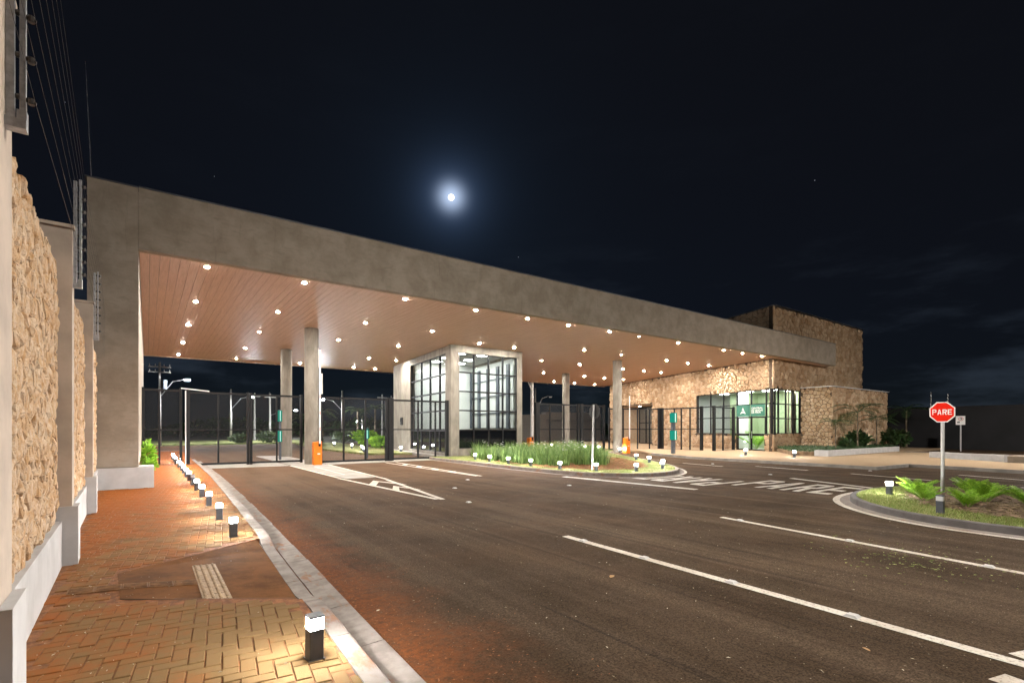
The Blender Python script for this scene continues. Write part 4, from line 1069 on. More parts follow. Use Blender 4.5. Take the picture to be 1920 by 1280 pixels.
# furniture seen through the door
x, y = off(1.5, -1.9)
t = thing('reception_desk', 'small pale desk inside the office behind the glass door', 'desk', (x, y, SW + .03))
MB().box(x - .6, y - .3, SW + .78, x + .6, y + .3, SW + .83).build('top', 'desk_white', t); MB().box(x - .55, y - .26, SW + .45, x + .55, y - .22, SW + .78).build('front_panel', 'desk_white', t)
for sx in (-.55, .51):
    for sy in (-.26, .22): MB().box(x + sx, y + sy, SW + .03, x + sx + .04, y + sy + .04, SW + .45 if sy < 0 else SW + .78).build('leg', 'black_metal', t)
x, y = off(0.95, -1.2)
t = thing('office_chair', 'bright orange chair inside the office by the glass door', 'chair', (x, y, SW + .03))
MB().box(x - .26, y - .26, SW + .40, x + .26, y + .26, SW + .50).build('seat', 'chair_orange', t); MB().box(x - .26, y + .20, SW + .50, x + .26, y + .28, SW + 1.05).build('backrest', 'chair_orange', t)
MB().box(x - .26, y - .24, SW + .08, x + .26, y - .20, SW + .40).build('skirt', 'chair_orange', t)
for sx in (-.25, .21):
    for sy in (-.18, .2): MB().box(x + sx, y + sy, SW + .03, x + sx + .04, y + sy + .04, SW + .40).build('leg', 'black_metal', t)

# ------------------------------------------------------------------ bollards
def make_bollard(lens, name='bollard_lamp'):
    t = thing(name, 'x', 'bollard')
    w, b = .048, .006
    mb = MB(); mb.prism([(-w + b, -w), (w - b, -w), (w, -w + b), (w, w - b), (w - b, w), (-w + b, w), (-w, w - b), (-w, -w + b)], 0, .205); mb.build('post', 'dark_grey_metal', t)
    MB().box(-.056, -.056, -.001, .056, .056, .005).build('base_plate', 'dark_grey_metal', t)
    MB().box(-w + .003, -w + .003, .206, w - .003, w - .003, .282).build('lamp_head', lens, t)
    MB().box(-w - .001, -w - .001, .283, w + .001, w + .001, .296).build('cap', 'dark_grey_metal', t)
    return t
bp = make_bollard('lens_bollard'); bo = make_bollard('lens_off')
used = set(); br = random.Random(17)
def bollard(x, y, label, group, lit=True, z=SW, s=1.0):
    src = bp if lit else bo
    if lit not in used: o = src; used.add(lit)
    else: o = copy_tree(src)
    o.location = (x, y, z); o.scale = (s, s, s); o.rotation_euler = (br.uniform(-.018, .018), br.uniform(-.018, .018), br.uniform(-.12, .12)); tag(o, label, 'bollard', group); return o
LB = [3.60, 8.32, 10.06, 11.95, 13.6, 15.1, 16.6, 18.1, 19.5, 21.0, 22.6, 24.4, 27.4, 29.0, 31.0]
for i, y in enumerate(LB):
    lit = i != 6
    lab = 'lit square bollard lamp alone on the nearest pavement corner' if i == 0 else ('dark unlit bollard in the lamp row along the left kerb' if not lit else 'lit square bollard lamp, ' + ORD[i] + ' from the camera along the left kerb')
    bollard(0.93 if i == 0 else 1.0 + .002 * y, y, lab, 'bollard lamps along the left kerb', lit)
IB = [(13.5, 21.87), (13.15, 20.0), (13.1, 18.4), (13.05, 16.7), (12.95, 14.75), (13.45, 13.3), (14.55, 12.35), (16.2, 12.45), (17.2, 13.2), (18.72, 15.13), (19.9, 16.9), (17.89, 17.36)]
for i, (x, y) in enumerate(IB):
    bollard(x, y, 'lit bollard lamp standing among the leaves in the middle of the flower bed' if i == 11 else 'lit bollard lamp, ' + ORD[i] + ' round the flower bed rim from the guardhouse', 'bollard lamps round the flower bed', True, SW, 1.0)
for i, (x, y) in enumerate([(28.5, 36.4), (27.9, 32.9), (27.5, 30.0), (27.3, 28.2), (27.9, 27.3), (25.9, 23.4)]):
    bollard(x, y, 'lit bollard lamp beyond the flower bed, ' + ORD[i] + ' from the guardhouse side', 'bollard lamps behind the gates', True, .05, 1.15)
bollard(28.57, 16.04, 'lit bollard lamp on the far pavement in front of the office door', 'bollard lamps on the far pavement', True, SW, 1.25)
bollard(28.62, 13.29, 'lit bollard lamp on the far pavement left of the planter', 'bollard lamps on the far pavement', True, SW, 1.25)
bollard(14.29, 4.47, 'lit bollard lamp at the tip of the right lawn island', 'bollard lamps on the right island', True, SW, 1.1)
bollard(11.9, 2.93, 'dark unlit bollard with white head on the right lawn island', 'bollard lamps on the right island', False, SW, 1.15)
for i, (x, y) in enumerate([(11.7, 33.0), (12.6, 36.0), (13.2, 40), (14.1, 32.5), (13.6, 46)]):
    bollard(x, y, 'lit bollard lamp on the inner lawn, ' + ORD[i] + ' from the gates', 'bollard lamps on the inner lawn', True, .12, 1.2)

# ------------------------------------------------------------------ barriers and totems
def barrier(x, y, label, arm_h, w=.34, plate=False):
    t = thing('barrier', label, 'barrier', (x, y, .016), 'orange lane barriers')
    z0, h = .016, 1.12
    mb = MB(); mb.hexa([(x - w / 2, y - .15, z0), (x + w / 2, y - .15, z0), (x + w / 2, y + .17, z0), (x - w / 2, y + .17, z0)],
                       [(x - w / 2, y - .15, h - .06), (x + w / 2, y - .15, h), (x + w / 2, y + .17, h), (x - w / 2, y + .17, h - .06)])
    cab = mb.build('cabinet', 'orange_paint', t)
    MB().box(x - .03, y - .158, .50, x + .09, y - .152, .555).build('badge', 'sign_white', cab)
    MB().box(x + .02, y - .19, .88, x + .11, y - .153, 1.13).build('hub', 'black_metal', t)
    ax = x + .065
    if arm_h:
        am = MB().box(ax - .035, y - .235, 1.0, ax + .035, y - .195, arm_h).build('arm', 'white_paint_metal', t)
        z = 1.6
        while z < arm_h - .3:
            MB().box(ax - .012, y - .2365, z, ax + .014, y - .2355, z + .16).build('red_band', 'red_paint', am); z += .75
        MB().box(ax - .036, y - .237, arm_h, ax + .036, y - .193, arm_h + .05).build('tip', 'black_metal', am)
        if plate: MB().box(ax + .02, y - .19, 3.3, ax + .13, y - .17, 4.25).build('plate', 'pale_metal', am)
    return t
barrier(6.42, 24.35, 'orange barrier cabinet with raised arm before the left column', 5.35, .36, True)
barrier(26.35, 23.2, 'orange barrier cabinet with raised arm right of the flower bed', 3.9, .38)
barrier(21.2, 27.2, 'orange barrier cabinet glimpsed through the gate right of the guardhouse', 0)
t = thing('folding_barrier', 'white folded barrier arm standing between the two left gates', 'barrier', (1.37, 26.1, .016))
MB().box(1.345, 26.08, .016, 1.385, 26.12, 3.34).build('lower_arm', 'white_paint_metal', t)
ua = MB().hexa([(1.2, 26.07, 3.42), (2.25, 26.07, 3.33), (2.25, 26.11, 3.33), (1.2, 26.11, 3.42)], [(1.2, 26.07, 3.465), (2.25, 26.07, 3.375), (2.25, 26.11, 3.375), (1.2, 26.11, 3.465)]).build('upper_arm', 'white_paint_metal', t)
MB().box(1.24, 26.0, .016, 1.46, 26.2, .12).build('base_plate', 'black_metal', t)
def totem(x, y, label, two=True, s=1.0):
    t = thing('access_totem', label, 'totem', (x, y, .02), 'green lit access totems')
    MB().box(x - .10 * s, y - .10 * s, .014, x + .10 * s, y + .10 * s, 2.72 if two else 1.75).build('post', 'dark_grey_metal', t)
    for z0, z1 in (((.98, 1.58), (2.08, 2.68)) if two else ((1.12, 1.70),)):
        MB().box(x - .16 * s, y - .17 * s, z0, x + .16 * s, y - .101 * s, z1).box(x - .19 * s, y - .16 * s, z0, x - .161 * s, y + .12 * s, z1).build('light_box', 'totem_glow', t)
        MB().box(x - .04 * s, y - .176 * s, z0 + .03, x + .02 * s, y - .171 * s, z1 - .03).build('reader_strip', 'totem_core', t)
totem(26.95, 19.9, 'access totem with two glowing green boxes before the stone building')
totem(10.05, 27.9, 'access totem with one green box seen through the middle gate', False, .6)
totem(5.86, 29.6, 'access totem with two green boxes behind the left column', True, .55)
totem(21.0, 29.5, 'access totem with one green box right of the guardhouse', False, .6)

# ------------------------------------------------------------------ road signs
def octagon(mb, x, y, z, r, t0, t1):
    pts = [(r / math.cos(math.pi / 8) * math.cos(math.pi / 8 + k * math.pi / 4), r / math.cos(math.pi / 8) * math.sin(math.pi / 8 + k * math.pi / 4)) for k in range(8)]
    vs = [(x + t0, y - p[0], z + p[1]) for p in pts] + [(x + t1, y - p[0], z + p[1]) for p in pts]
    mb.add(vs, [tuple(range(7, -1, -1)), tuple(range(8, 16))] + [(i, (i + 1) % 8, 8 + (i + 1) % 8, 8 + i) for i in range(8)])
sx_, sy_ = 15.57, 3.80
t = thing('stop_sign', 'red octagonal stop sign reading PARE on a pale pole', 'road sign', (sx_, sy_, SW))
MB().tube((sx_ + .04, sy_, SW - .01), (sx_ + .04, sy_, 2.12), .038, .038, 14).build('pole', 'pale_metal', t, smooth=True)
mb = MB(); octagon(mb, sx_, sy_, 2.095, .245, -.004, .002); pl = mb.build('plate', 'sign_white', t)
mb = MB(); octagon(mb, sx_, sy_, 2.095, .220, -.008, -.0045); mb.build('red_face', 'sign_red', pl)
mb = MB()
for i, ch in enumerate('PARE'):
    for poly in letter(ch, .60, .15, .16):
        mb.add([(sx_ - .0095, sy_ + .188 - i * .098 - p[0] / .6 * .080, 2.032 + p[1] * .128) for p in poly], [tuple(range(len(poly)))])
mb.build('lettering', 'sign_white', pl)
bx_, by_ = 13.75, 13.75
t = thing('stop_sign', 'back of a dark octagonal road sign on a leaning pole in the flower bed', 'road sign', (bx_, by_, SW))
MB().tube((bx_ - .04, by_ + .02, SW - .01), (bx_ - .03, by_ - .06, 2.60), .036, .036, 12).build('pole', 'pale_metal', t, smooth=True)
mb = MB(); octagon(mb, bx_ + .02, by_ - .05, 2.34, .28, 0, .006); mb.build('plate', 'sign_back', t)
mb = MB(); octagon(mb, bx_ + .0275, by_ - .05, 2.34, .25, 0, .003); mb.build('red_face', 'sign_red', t)
px_, py_ = 49.4, 10.98
t = thing('parking_sign', 'small white rectangular road sign on a thin pole before the dark wall', 'road sign', (px_, py_, 0))
MB().tube((px_ + .05, py_, 0), (px_ + .05, py_, 2.5), .045, .045, 8).build('pole', 'pale_metal', t)
MB().box(px_ - .01, py_ - .27, 1.98, px_ + .01, py_ + .27, 2.64).build('plate', 'sign_white', t)
mb = MB()
n = 24
for k in range(n):
    a0, a1 = 2 * math.pi * k / n, 2 * math.pi * (k + 1) / n
    mb.add([(px_ - .012, py_ - .02 - r * math.cos(a), 2.42 + r * math.sin(a)) for r, a in ((.145, a0), (.145, a1), (.115, a1), (.115, a0))], [(0, 1, 2, 3)])
mb.build('ring', 'red_paint', t)
mb = MB(); mb.box(px_ - .0125, py_ - .08, 2.35, px_ - .0112, py_ - .04, 2.50).box(px_ - .0125, py_ - .04, 2.46, px_ - .0112, py_ + .04, 2.50).box(px_ - .0125, py_ - .04, 2.35, px_ - .0112, py_ + .04, 2.39)
mb.box(px_ - .0125, py_ + .04, 2.12, px_ - .0112, py_ + .20, 2.20).box(px_ - .0125, py_ + .06, 2.2, px_ - .0112, py_ + .10, 2.25)
mb.build('symbol', 'sign_ink', t)

# ------------------------------------------------------------------ street lamps, poles and wires
def street_lamp(x, y, h, head, label, lens='lens_far', pole_h=None, mat='pole_concrete', size=(.55, .26), wood=False, cross=False):
    """concrete pole with a bracket arm to a flat luminaire at head (x, y, z)"""
    t = thing('street_lamp', label, 'street lamp', (x, y, 0), 'street lamps')
    ph = pole_h or h
    MB().tube((x, y, 0), (x, y, ph), .15, .09, 12).build('pole', mat, t, smooth=True)
    hx, hy, hz = head; d = Vector((hx - x, hy - y, 0)); L = d.length; d.normalize()
    MB().path([(x, y, h - .9), (x + d.x * L * .5, y + d.y * L * .5, hz - .22), (hx - d.x * .2, hy - d.y * .2, hz)], [.035, .032, .03], 8).build('arm', 'galvanised', t)
    a, b = size; p = Vector((-d.y, d.x, 0))
    def q(u, v, z): return (hx + d.x * u + p.x * v, hy + d.y * u + p.y * v, z)
    MB().hexa([q(-.25, -b / 2, hz - .02), q(a, -b / 2, hz - .02), q(a, b / 2, hz - .02), q(-.25, b / 2, hz - .02)], [q(-.25, -b / 3, hz + .10), q(a, -b / 3, hz + .06), q(a, b / 3, hz + .06), q(-.25, b / 3, hz + .10)]).build('luminaire', 'dark_grey_metal', t)
    MB().hexa([q(0, -b * .38, hz - .13), q(a - .05, -b * .38, hz - .13), q(a - .05, b * .38, hz - .13), q(0, b * .38, hz - .13)], [q(-.02, -b * .42, hz - .022), q(a - .02, -b * .42, hz - .022), q(a - .02, b * .42, hz - .022), q(-.02, b * .42, hz - .022)]).build('lens', lens, t)
    if cross:
        mb = MB()
        for z in (ph - .5, ph - 1.0): mb.box(x - .9, y - .05, z, x + .9, y + .05, z + .1)
        for z in (ph - .4, ph - .9):
            for k in (-.8, -.35, .35, .8): mb.tube((x + k, y, z), (x + k, y, z + .22), .05, .03, 8)
        mb.build('crossarm', 'pole_concrete', t)
        MB().tube((x + .35, y - .35, ph - 2.6), (x + .35, y - .35, ph - 1.7), .26, .26, 14).build('transformer', 'dark_grey_metal', t)
    return t
# the lamp on the island that lights the forecourt (stands just outside the picture), and its neighbour down the road
street_lamp(11.7, 0.6, 9.0, (7.4, 2.6, 9.2), 'tall street lamp on the right island lighting the forecourt', 'lens_street', size=(.75, .32), mat='pale_metal')
street_lamp(35.5, -3.5, 9.0, (36.0, 1.0, 9.2), 'tall street lamp on the far pavement lighting the stone annex', 'lens_street_right', size=(.75, .32), mat='pale_metal')
FL = [((1.0, 59.5), 5.6, (3.05, 58.0, 6.44), 'street lamp on a utility pole with crossarms beyond the left gate', 8.1, True),
      ((8.35, 70.4), 4.9, (10.3, 68.9, 5.6), 'street lamp beyond the left gate, second along the road', 6.5, False),
      ((17.7, 98.2), 4.9, (21.4, 95.6, 5.0), 'street lamp seen behind the two left columns', 8.2, False),
      ((18.8, 60.4), 4.7, (17.0, 61.7, 5.2), 'street lamp seen just right of the left column above the gate', 6.2, False),
      ((38.6, 110.0), 3.0, (37.2, 108.8, 3.2), 'distant street lamp seen between the inner palms', 4.6, False),
      ((37.4, 47.0), 4.6, (38.7, 46.0, 5.5), 'unlit street lamp rising over the gate right of the guardhouse', 6.5, False),
      ((52.6, 62.5), 2.6, (51.4, 61.5, 2.85), 'low street lamp far off behind the flower bed', 3.2, False)]
for (px, py), h, head, lab, ph, cr_ in FL:
    street_lamp(px, py, h, head, lab, 'lens_off' if 'unlit' in lab else 'lens_far', ph, cross=cr_, size=(.36, .17))
for i, ((x, y), h) in enumerate([((12.1, 77.6), 6.6), ((13.6, 75.0), 6.4), ((27.5, 70.0), 6.6), ((33.0, 80.0), 7.2)]):
    o = MB().tube((x, y, 0), (x, y, h), .16, .09, 10).box(x - .7, y - .05, h - .5, x + .7, y + .05, h - .4).build('utility_pole', 'pole_concrete', origin=(x, y, 0))
    tag(o, 'bare concrete utility pole beyond the gates, ' + ORD[i] + ' from the left', 'utility pole', 'bare utility poles beyond the gates')
def sag(mb, A, B, s, r=.012, n=8):
    pts = [(A[0] + (B[0] - A[0]) * k / n, A[1] + (B[1] - A[1]) * k / n, A[2] + (B[2] - A[2]) * k / n - s * 4 * (k / n) * (1 - k / n)) for k in range(n + 1)]
    for a, b in zip(pts, pts[1:]): mb.tube(a, b, r, r, 4, False)
for k in range(3):
    mb = MB(); dx = (-.8, .35, .8)[k]
    sag(mb, (-40 + dx, 62, 10.6), (1 + dx, 59.5, 10.3), .7); sag(mb, (1 + dx, 59.5, 10.3), (46 + dx, 62.0, 9.2), 1.1); sag(mb, (46 + dx, 62.0, 9.2), (95 + dx, 66.0, 9.2), 1.0)
    o = mb.build('power_line', 'wire', origin=(1 + dx, 59.5, 10.3)); tag(o, ('nearest', 'middle', 'farthest')[k] + ' of the power lines sagging behind the canopy', 'power line', 'power lines')

# ------------------------------------------------------------------ boundary wall, planter, low walls on the right
bw_ = thing('boundary_wall', 'long dark boundary wall behind the road on the right', 'wall', (53, 5, 0))
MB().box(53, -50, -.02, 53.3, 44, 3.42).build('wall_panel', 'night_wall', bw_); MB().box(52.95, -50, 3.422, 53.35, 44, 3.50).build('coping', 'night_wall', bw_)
for i, yy in enumerate((13.4, 12.6)):
    x, y = 53.15, yy + .3 - i * .3
    t = thing('electric_fence_post', 'thin electric fence post on the dark boundary wall above the stop sign, ' + ('left' if i == 0 else 'right') + ' one', 'fence post', (x, y, 3.5), 'fence posts on the boundary wall')
    MB().box(x - .025, y - .025, 3.5, x + .025, y + .025, 4.75 - .25 * i).build('upright', 'galvanised', t)
    for k in range(4): MB().tube((x - .07, y, 3.75 + k * .25 - i * .03), (x - .02, y, 3.75 + k * .25 - i * .03), .045, .03, 6).build('insulator', 'pale_metal', t)
planter = thing('planter_wall', 'low pale planter wall in front of the stone annex', 'planter', (36, 13, SW))
MB().box(31.1, 12.62, 0.0, 42.2, 12.84, .46).build('front_wall', 'white_plaster', planter)
MB().box(31.1, 12.842, 0.0, 31.5, 13.35, .458).build('end_wall', 'white_plaster', planter)
structure(MB().prism([(31.6, 12.9), (42.2, 12.86), (48.4, 15.2), (38.4, 15.2), (38.2, 17.4), (34.9, 17.38), (33.4, 16.2), (31.0, 14.6)], 0.0, .34).build('planting_bed', 'bed_soil'))
for k, (p0, p1, lab) in enumerate([((34.75, 8.95), (32.75, 5.62), 'low white wall on the far pavement behind the stop sign'), ((32.25, 4.85), (30.2, 0.6), 'low white wall on the far pavement at the right edge')]):
    d = (Vector(p1) - Vector(p0)); L = d.length; d /= L
    mb = MB(); mb.wbox(Vector(p0), d, 0, L, -.12, .12, 0.02, .44); o = mb.build('low_wall', 'white_plaster', origin=(*p0, SW)); tag(o, lab, 'wall')
o = MB().box(32.2, 4.95, .02, 32.75, 5.5, .43).build('low_pier', 'burnt_cement', origin=(32.5, 5.2, SW)); tag(o, 'grey pier between the two low white walls', 'pier')

# ------------------------------------------------------------------ far things behind the gates
fb = thing('portal_building', 'pale flat-roofed building with an open front seen through the right gate', 'building', (46, 54, 0))
MB().box(42.0, 52.0, 0, 43.2, 53.0, 3.6).build('left_pier', 'beige_wall', fb); MB().box(43.2, 52.0, 2.9, 53.5, 53.0, 3.9).build('lintel', 'beige_wall', fb)
MB().box(52.3, 52.0, 0, 53.5, 53.0, 2.9).build('right_pier', 'beige_wall', fb); MB().box(42.0, 53.0, 0, 53.5, 60.0, 3.6).build('rear_block', 'beige_wall', fb)
kb = thing('kiosk', 'small white kiosk beyond the middle gate', 'kiosk', (30.5, 66, 0))
MB().box(29.2, 65.0, 0, 31.8, 67.2, 2.9).build('cabin', 'white_plaster', kb); MB().box(29.0, 64.8, 2.9, 32.0, 67.4, 3.1).build('roof', 'pale_metal', kb)

# ------------------------------------------------------------------ plants
def blade(mb, base, d, L, w, bend, up=1.0, seg=3):
    x, y, z = base; px, py = -d[1] * w, d[0] * w
    pts = []
    for k in range(seg + 1):
        t = k / seg; r = bend * t * t * L; h = up * L * (t - .35 * bend * t * t)
        ww = 1 - t ** 1.8
        pts.append((x + d[0] * r, y + d[1] * r, z + h, ww))
    vs = []
    for p in pts: vs += [(p[0] - px * p[3], p[1] - py * p[3], p[2]), (p[0] + px * p[3], p[1] + py * p[3], p[2])]
    mb.add(vs, [(2 * k, 2 * k + 1, 2 * k + 3, 2 * k + 2) for k in range(seg)])
def iris(mb, x, y, z, r, n, h, rg):
    for _ in range(n):
        a = rg.uniform(0, 6.283); rr = r * math.sqrt(rg.random()); b = rg.uniform(0, 6.283) if rr < r * .5 else a + rg.uniform(-.7, .7)
        blade(mb, (x + rr * math.cos(a), y + rr * math.sin(a), z), (math.cos(b), math.sin(b)), h * rg.uniform(.6, 1.12), .013 + rg.random() * .011, rg.uniform(.10, .60))
rg = random.Random(21)
BED = [(13.6, 20.9), (13.7, 18.6), (13.7, 16.0), (14.5, 15.5), (15.8, 15.1), (17.2, 16.2), (18.6, 17.9), (20.4, 20.2), (23.0, 23.4), (22.6, 24.6), (14.6, 24.2)]
beds = MB(); flowers = MB(); cnt = 0
single = [(13.75, 21.4), (13.7, 20.5), (13.6, 19.4), (13.65, 18.0)]
for q, (x, y) in enumerate(single):
    mb = MB(); iris(mb, x, y, SW, .24, 52, .85, rg)
    o = mb.build('iris_clump', 'leaf_iris', origin=(x, y, SW)); tag(o, 'sword-leaved iris clump at the guardhouse end of the flower bed, ' + ORD[q] + ' from the guardhouse', 'plant', 'iris clumps in the flower bed')
for _ in range(6000):
    x, y = rg.uniform(13.4, 23.2), rg.uniform(13.8, 24.6)
    if not inside(BED, x, y) or min((x - a) ** 2 + (y - b) ** 2 for a, b in single) < .12: continue
    if cnt > 420: break
    cnt += 1
    iris(beds, x, y, SW, .20, 20, rg.uniform(.55, 1.0), rg)
    if rg.random() < .22:
        fx, fy, fz = x + rg.uniform(-.2, .2), y + rg.uniform(-.2, .2), SW + rg.uniform(.65, .9)
        for k in range(5):
            a = k * 1.2566; flowers.add([(fx, fy, fz), (fx + .045 * math.cos(a - .4), fy + .045 * math.sin(a - .4), fz + .015), (fx + .06 * math.cos(a), fy + .06 * math.sin(a), fz - .005), (fx + .045 * math.cos(a + .4), fy + .045 * math.sin(a + .4), fz + .015)], [(0, 1, 2, 3)])
o = beds.build('iris_bed', 'leaf_iris'); tag(o, 'dense mass of sword-leaved irises filling the flower bed', 'plants', kind='stuff')
o2 = flowers.build('iris_flowers', 'petal'); tag(o2, 'small white iris flowers dotted over the flower bed', 'flowers', kind='stuff')
# chips of bark and fallen leaves on the beds
def litter(name, poly, n, mat, z, size, label, cat, seed):
    r2 = random.Random(seed); mb = MB(); xs = [p[0] for p in poly]; ys_ = [p[1] for p in poly]; k = 0
    while k < n:
        x, y = r2.uniform(min(xs), max(xs)), r2.uniform(min(ys_), max(ys_))
        if not inside(poly, x, y): continue
        k += 1; a = r2.uniform(0, 6.283); L = size * r2.uniform(.5, 1.4); w = L * r2.uniform(.25, .6); zz = z + r2.uniform(.002, .03)
        c, s = math.cos(a), math.sin(a); tl = r2.uniform(-.5, .5) * L
        mb.add([(x - c * L + s * w, y - s * L - c * w, zz), (x + c * L + s * w, y + s * L - c * w, zz + tl * .5 + .006), (x + c * L - s * w, y + s * L + c * w, zz + .01), (x - c * L - s * w, y - s * L + c * w, zz + .004)], [(0, 1, 2, 3)])
    o = mb.build(name, mat); tag(o, label, cat, kind='stuff'); return o
litter('bark_mulch', [(13.3, 17.6), (13.2, 15.4), (13.9, 13.6), (15.0, 13.1), (16.6, 13.6), (18.6, 15.6), (20.6, 18.8), (18, 18), (15.5, 15.5)], 5200, 'mulch_red', SW, .035, 'reddish bark chips round the irises of the flower bed', 'mulch', 31)
litter('leaf_mulch', [(12.2, 2.2), (12.9, 3.5), (14.4, 4.35), (16.6, 4.2), (17.2, 2.0), (16, .2), (12.4, .4)], 4200, 'mulch_brown', SW, .045, 'brown leaf litter under the young palms of the right island', 'mulch', 32)
structure(MB().sheet([(13.2, 17.6), (13.1, 15.4), (13.8, 13.55), (15.0, 13.0), (16.7, 13.5), (18.7, 15.5), (23.0, 23.5), (22.5, 24.6), (14.5, 24.2), (13.6, 21)], SW + .004).build('bed_earth', 'red_earth'))
structure(MB().sheet([(12.4, 2.2), (12.9, 3.3), (14.4, 4.2), (16.6, 4.1), (17.1, 2.0), (16, .2), (12.6, .4)], SW + .004).build('bed_earth', 'bed_soil'))
# short lawn blades
def lawn(poly, holes, n, seed, label, mat):
    r2 = random.Random(seed); mb = MB(); xs = [p[0] for p in poly]; ys_ = [p[1] for p in poly]; k = 0; vs = []; fs = []
    x0, x1, y0, y1 = min(xs), max(xs), max(min(ys_), -2), max(ys_)
    while k < n:
        x, y = r2.uniform(x0, x1), r2.uniform(y0, y1)
        if not inside(poly, x, y) or any(inside(h, x, y) for h in holes): k += .2; continue
        k += 1; a = r2.uniform(0, 6.283); h = r2.uniform(.018, .05); w = .0045; l = r2.uniform(-.03, .03)
        b = len(vs); vs += [(x - w * math.cos(a), y - w * math.sin(a), SW), (x + w * math.cos(a), y + w * math.sin(a), SW), (x + l * math.sin(a), y - l * math.cos(a), SW + h)]; fs.append((b, b + 1, b + 2))
    mb.v = vs; mb.f = fs; o = mb.build('lawn_grass', mat); tag(o, label, 'grass', kind='stuff')
bedR = [(12.4, 2.2), (12.9, 3.3), (14.4, 4.2), (16.6, 4.1), (17.1, 2.0), (16, .2), (12.6, .4)]
lawn(RIS_IN, [bedR], 52000, 51, 'short green grass on the right island', 'leaf_lawn'); lawn(RIS_IN, [], 14000, 52, 'dry straw blades among the grass of the right island', 'leaf_straw')
lawn(CEN_IN, [BED], 30000, 53, 'short grass rim round the flower bed', 'leaf_lawn')

def frond(mb, base, az, L, rise, droop, nl, lw, ll, rg, stem=None):
    """arching palm frond: rachis with paired leaflets"""
    pts = []
    for k in range(9):
        t = k / 8; r = L * t * math.cos(rise * (1 - t * .4)); z = L * (math.sin(rise) * t - droop * t * t)
        pts.append(Vector((base[0] + math.cos(az) * r, base[1] + math.sin(az) * r, base[2] + z)))
    for a, b in zip(pts, pts[1:]): (stem or mb).tube(a, b, .008 * L, .006 * L, 4, False)
    side = Vector((-math.sin(az), math.cos(az), 0))
    for k in range(nl):
        t = .16 + .84 * (k + .5) / nl; f = t * 8; i = min(7, int(f)); p = pts[i].lerp(pts[i + 1], f - i); tan = (pts[i + 1] - pts[i]).normalized()
        l2 = ll * (math.sin(math.pi * (t * .85 + .12)) ** .6)
        for s in (-1, 1):
            d = (side * s * .8 + tan * .75 + Vector((0, 0, .28 + rg.uniform(-.15, .1)))).normalized()
            e = p + d * l2 + Vector((0, 0, -.22 * l2)); m_ = p + d * l2 * .55
            w = tan * lw
            mb.add([p - w * .5, p + w * .5, m_ + w * .6, e, m_ - w * .6], [(0, 1, 2, 4), (4, 2, 3)])
def young_palm(x, y, label, h, n, mat, group, seed, z=SW, lean=1.15):
    r2 = random.Random(seed)
    t = thing('young_palm', label, 'palm', (x, y, z), group)
    mb = MB(); st = MB()
    for k in range(n):
        az = 2.4 * k + r2.uniform(-.3, .3); rise = r2.uniform(.85, 1.45); L = h * r2.uniform(.6, .95)
        frond(mb, (x + .04 * math.cos(az), y + .04 * math.sin(az), z), az, L, rise, r2.uniform(.10, .36), 20, .013 * h + .003, .27 * h, r2, st)
    mb.build('leaves', mat, t); st.build('stems', mat, t)
    return t
YP = [(14.70, 4.06, .80, 'leftmost bright green young palm on the right island'), (13.65, 3.62, .66, 'small bright green palm left of the dark unlit bollard'), (16.2, 3.45, .72, 'bright green young palm just right of the stop sign pole, farther back'),
      (13.25, 2.85, .74, 'bright green young palm in front, right of the stop sign pole'), (14.5, 2.82, .98, 'largest bright green young palm on the right island'), (14.4, 2.12, .86, 'bright green young palm at the right edge of the picture')]
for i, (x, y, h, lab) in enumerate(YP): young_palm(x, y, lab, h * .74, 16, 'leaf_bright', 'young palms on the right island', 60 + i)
def palm(x, y, z, h, label, L, n, mat, group, seed, r=.07, lean=(0, 0)):
    r2 = random.Random(seed); t = thing('palm_tree', label, 'palm', (x, y, z), group)
    pts = [(x + lean[0] * k / 4, y + lean[1] * k / 4, z + h * k / 4) for k in range(5)]
    MB().path(pts, [r * 1.3, r, r * .9, r * .85, r * .8], 8).build('trunk', 'trunk', t, smooth=True)
    mb = MB(); top = pts[-1]
    for k in range(n):
        az = 2.4 * k + r2.uniform(-.3, .3); frond(mb, top, az, L * r2.uniform(.8, 1.1), r2.uniform(.15, 1.1), r2.uniform(.45, .8), 13, .05 * L * .5, .30 * L, r2)
    mb.build('crown', mat, t)
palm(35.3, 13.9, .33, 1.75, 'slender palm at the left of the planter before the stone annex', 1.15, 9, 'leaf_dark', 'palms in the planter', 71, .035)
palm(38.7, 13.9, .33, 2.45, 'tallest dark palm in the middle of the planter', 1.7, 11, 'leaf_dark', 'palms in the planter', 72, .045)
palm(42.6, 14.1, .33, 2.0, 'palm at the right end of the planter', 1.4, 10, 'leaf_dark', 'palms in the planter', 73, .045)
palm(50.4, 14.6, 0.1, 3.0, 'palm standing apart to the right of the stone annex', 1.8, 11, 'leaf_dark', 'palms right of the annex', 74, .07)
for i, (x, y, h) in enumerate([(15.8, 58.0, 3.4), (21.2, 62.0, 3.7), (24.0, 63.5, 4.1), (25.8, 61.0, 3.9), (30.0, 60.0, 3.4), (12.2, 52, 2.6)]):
    palm(x, y, .1, h, 'palm in the gardens beyond the gates, ' + ORD[i] + ' planted', 2.0, 12, 'leaf_far', 'palms beyond the gates', 80 + i, .14)
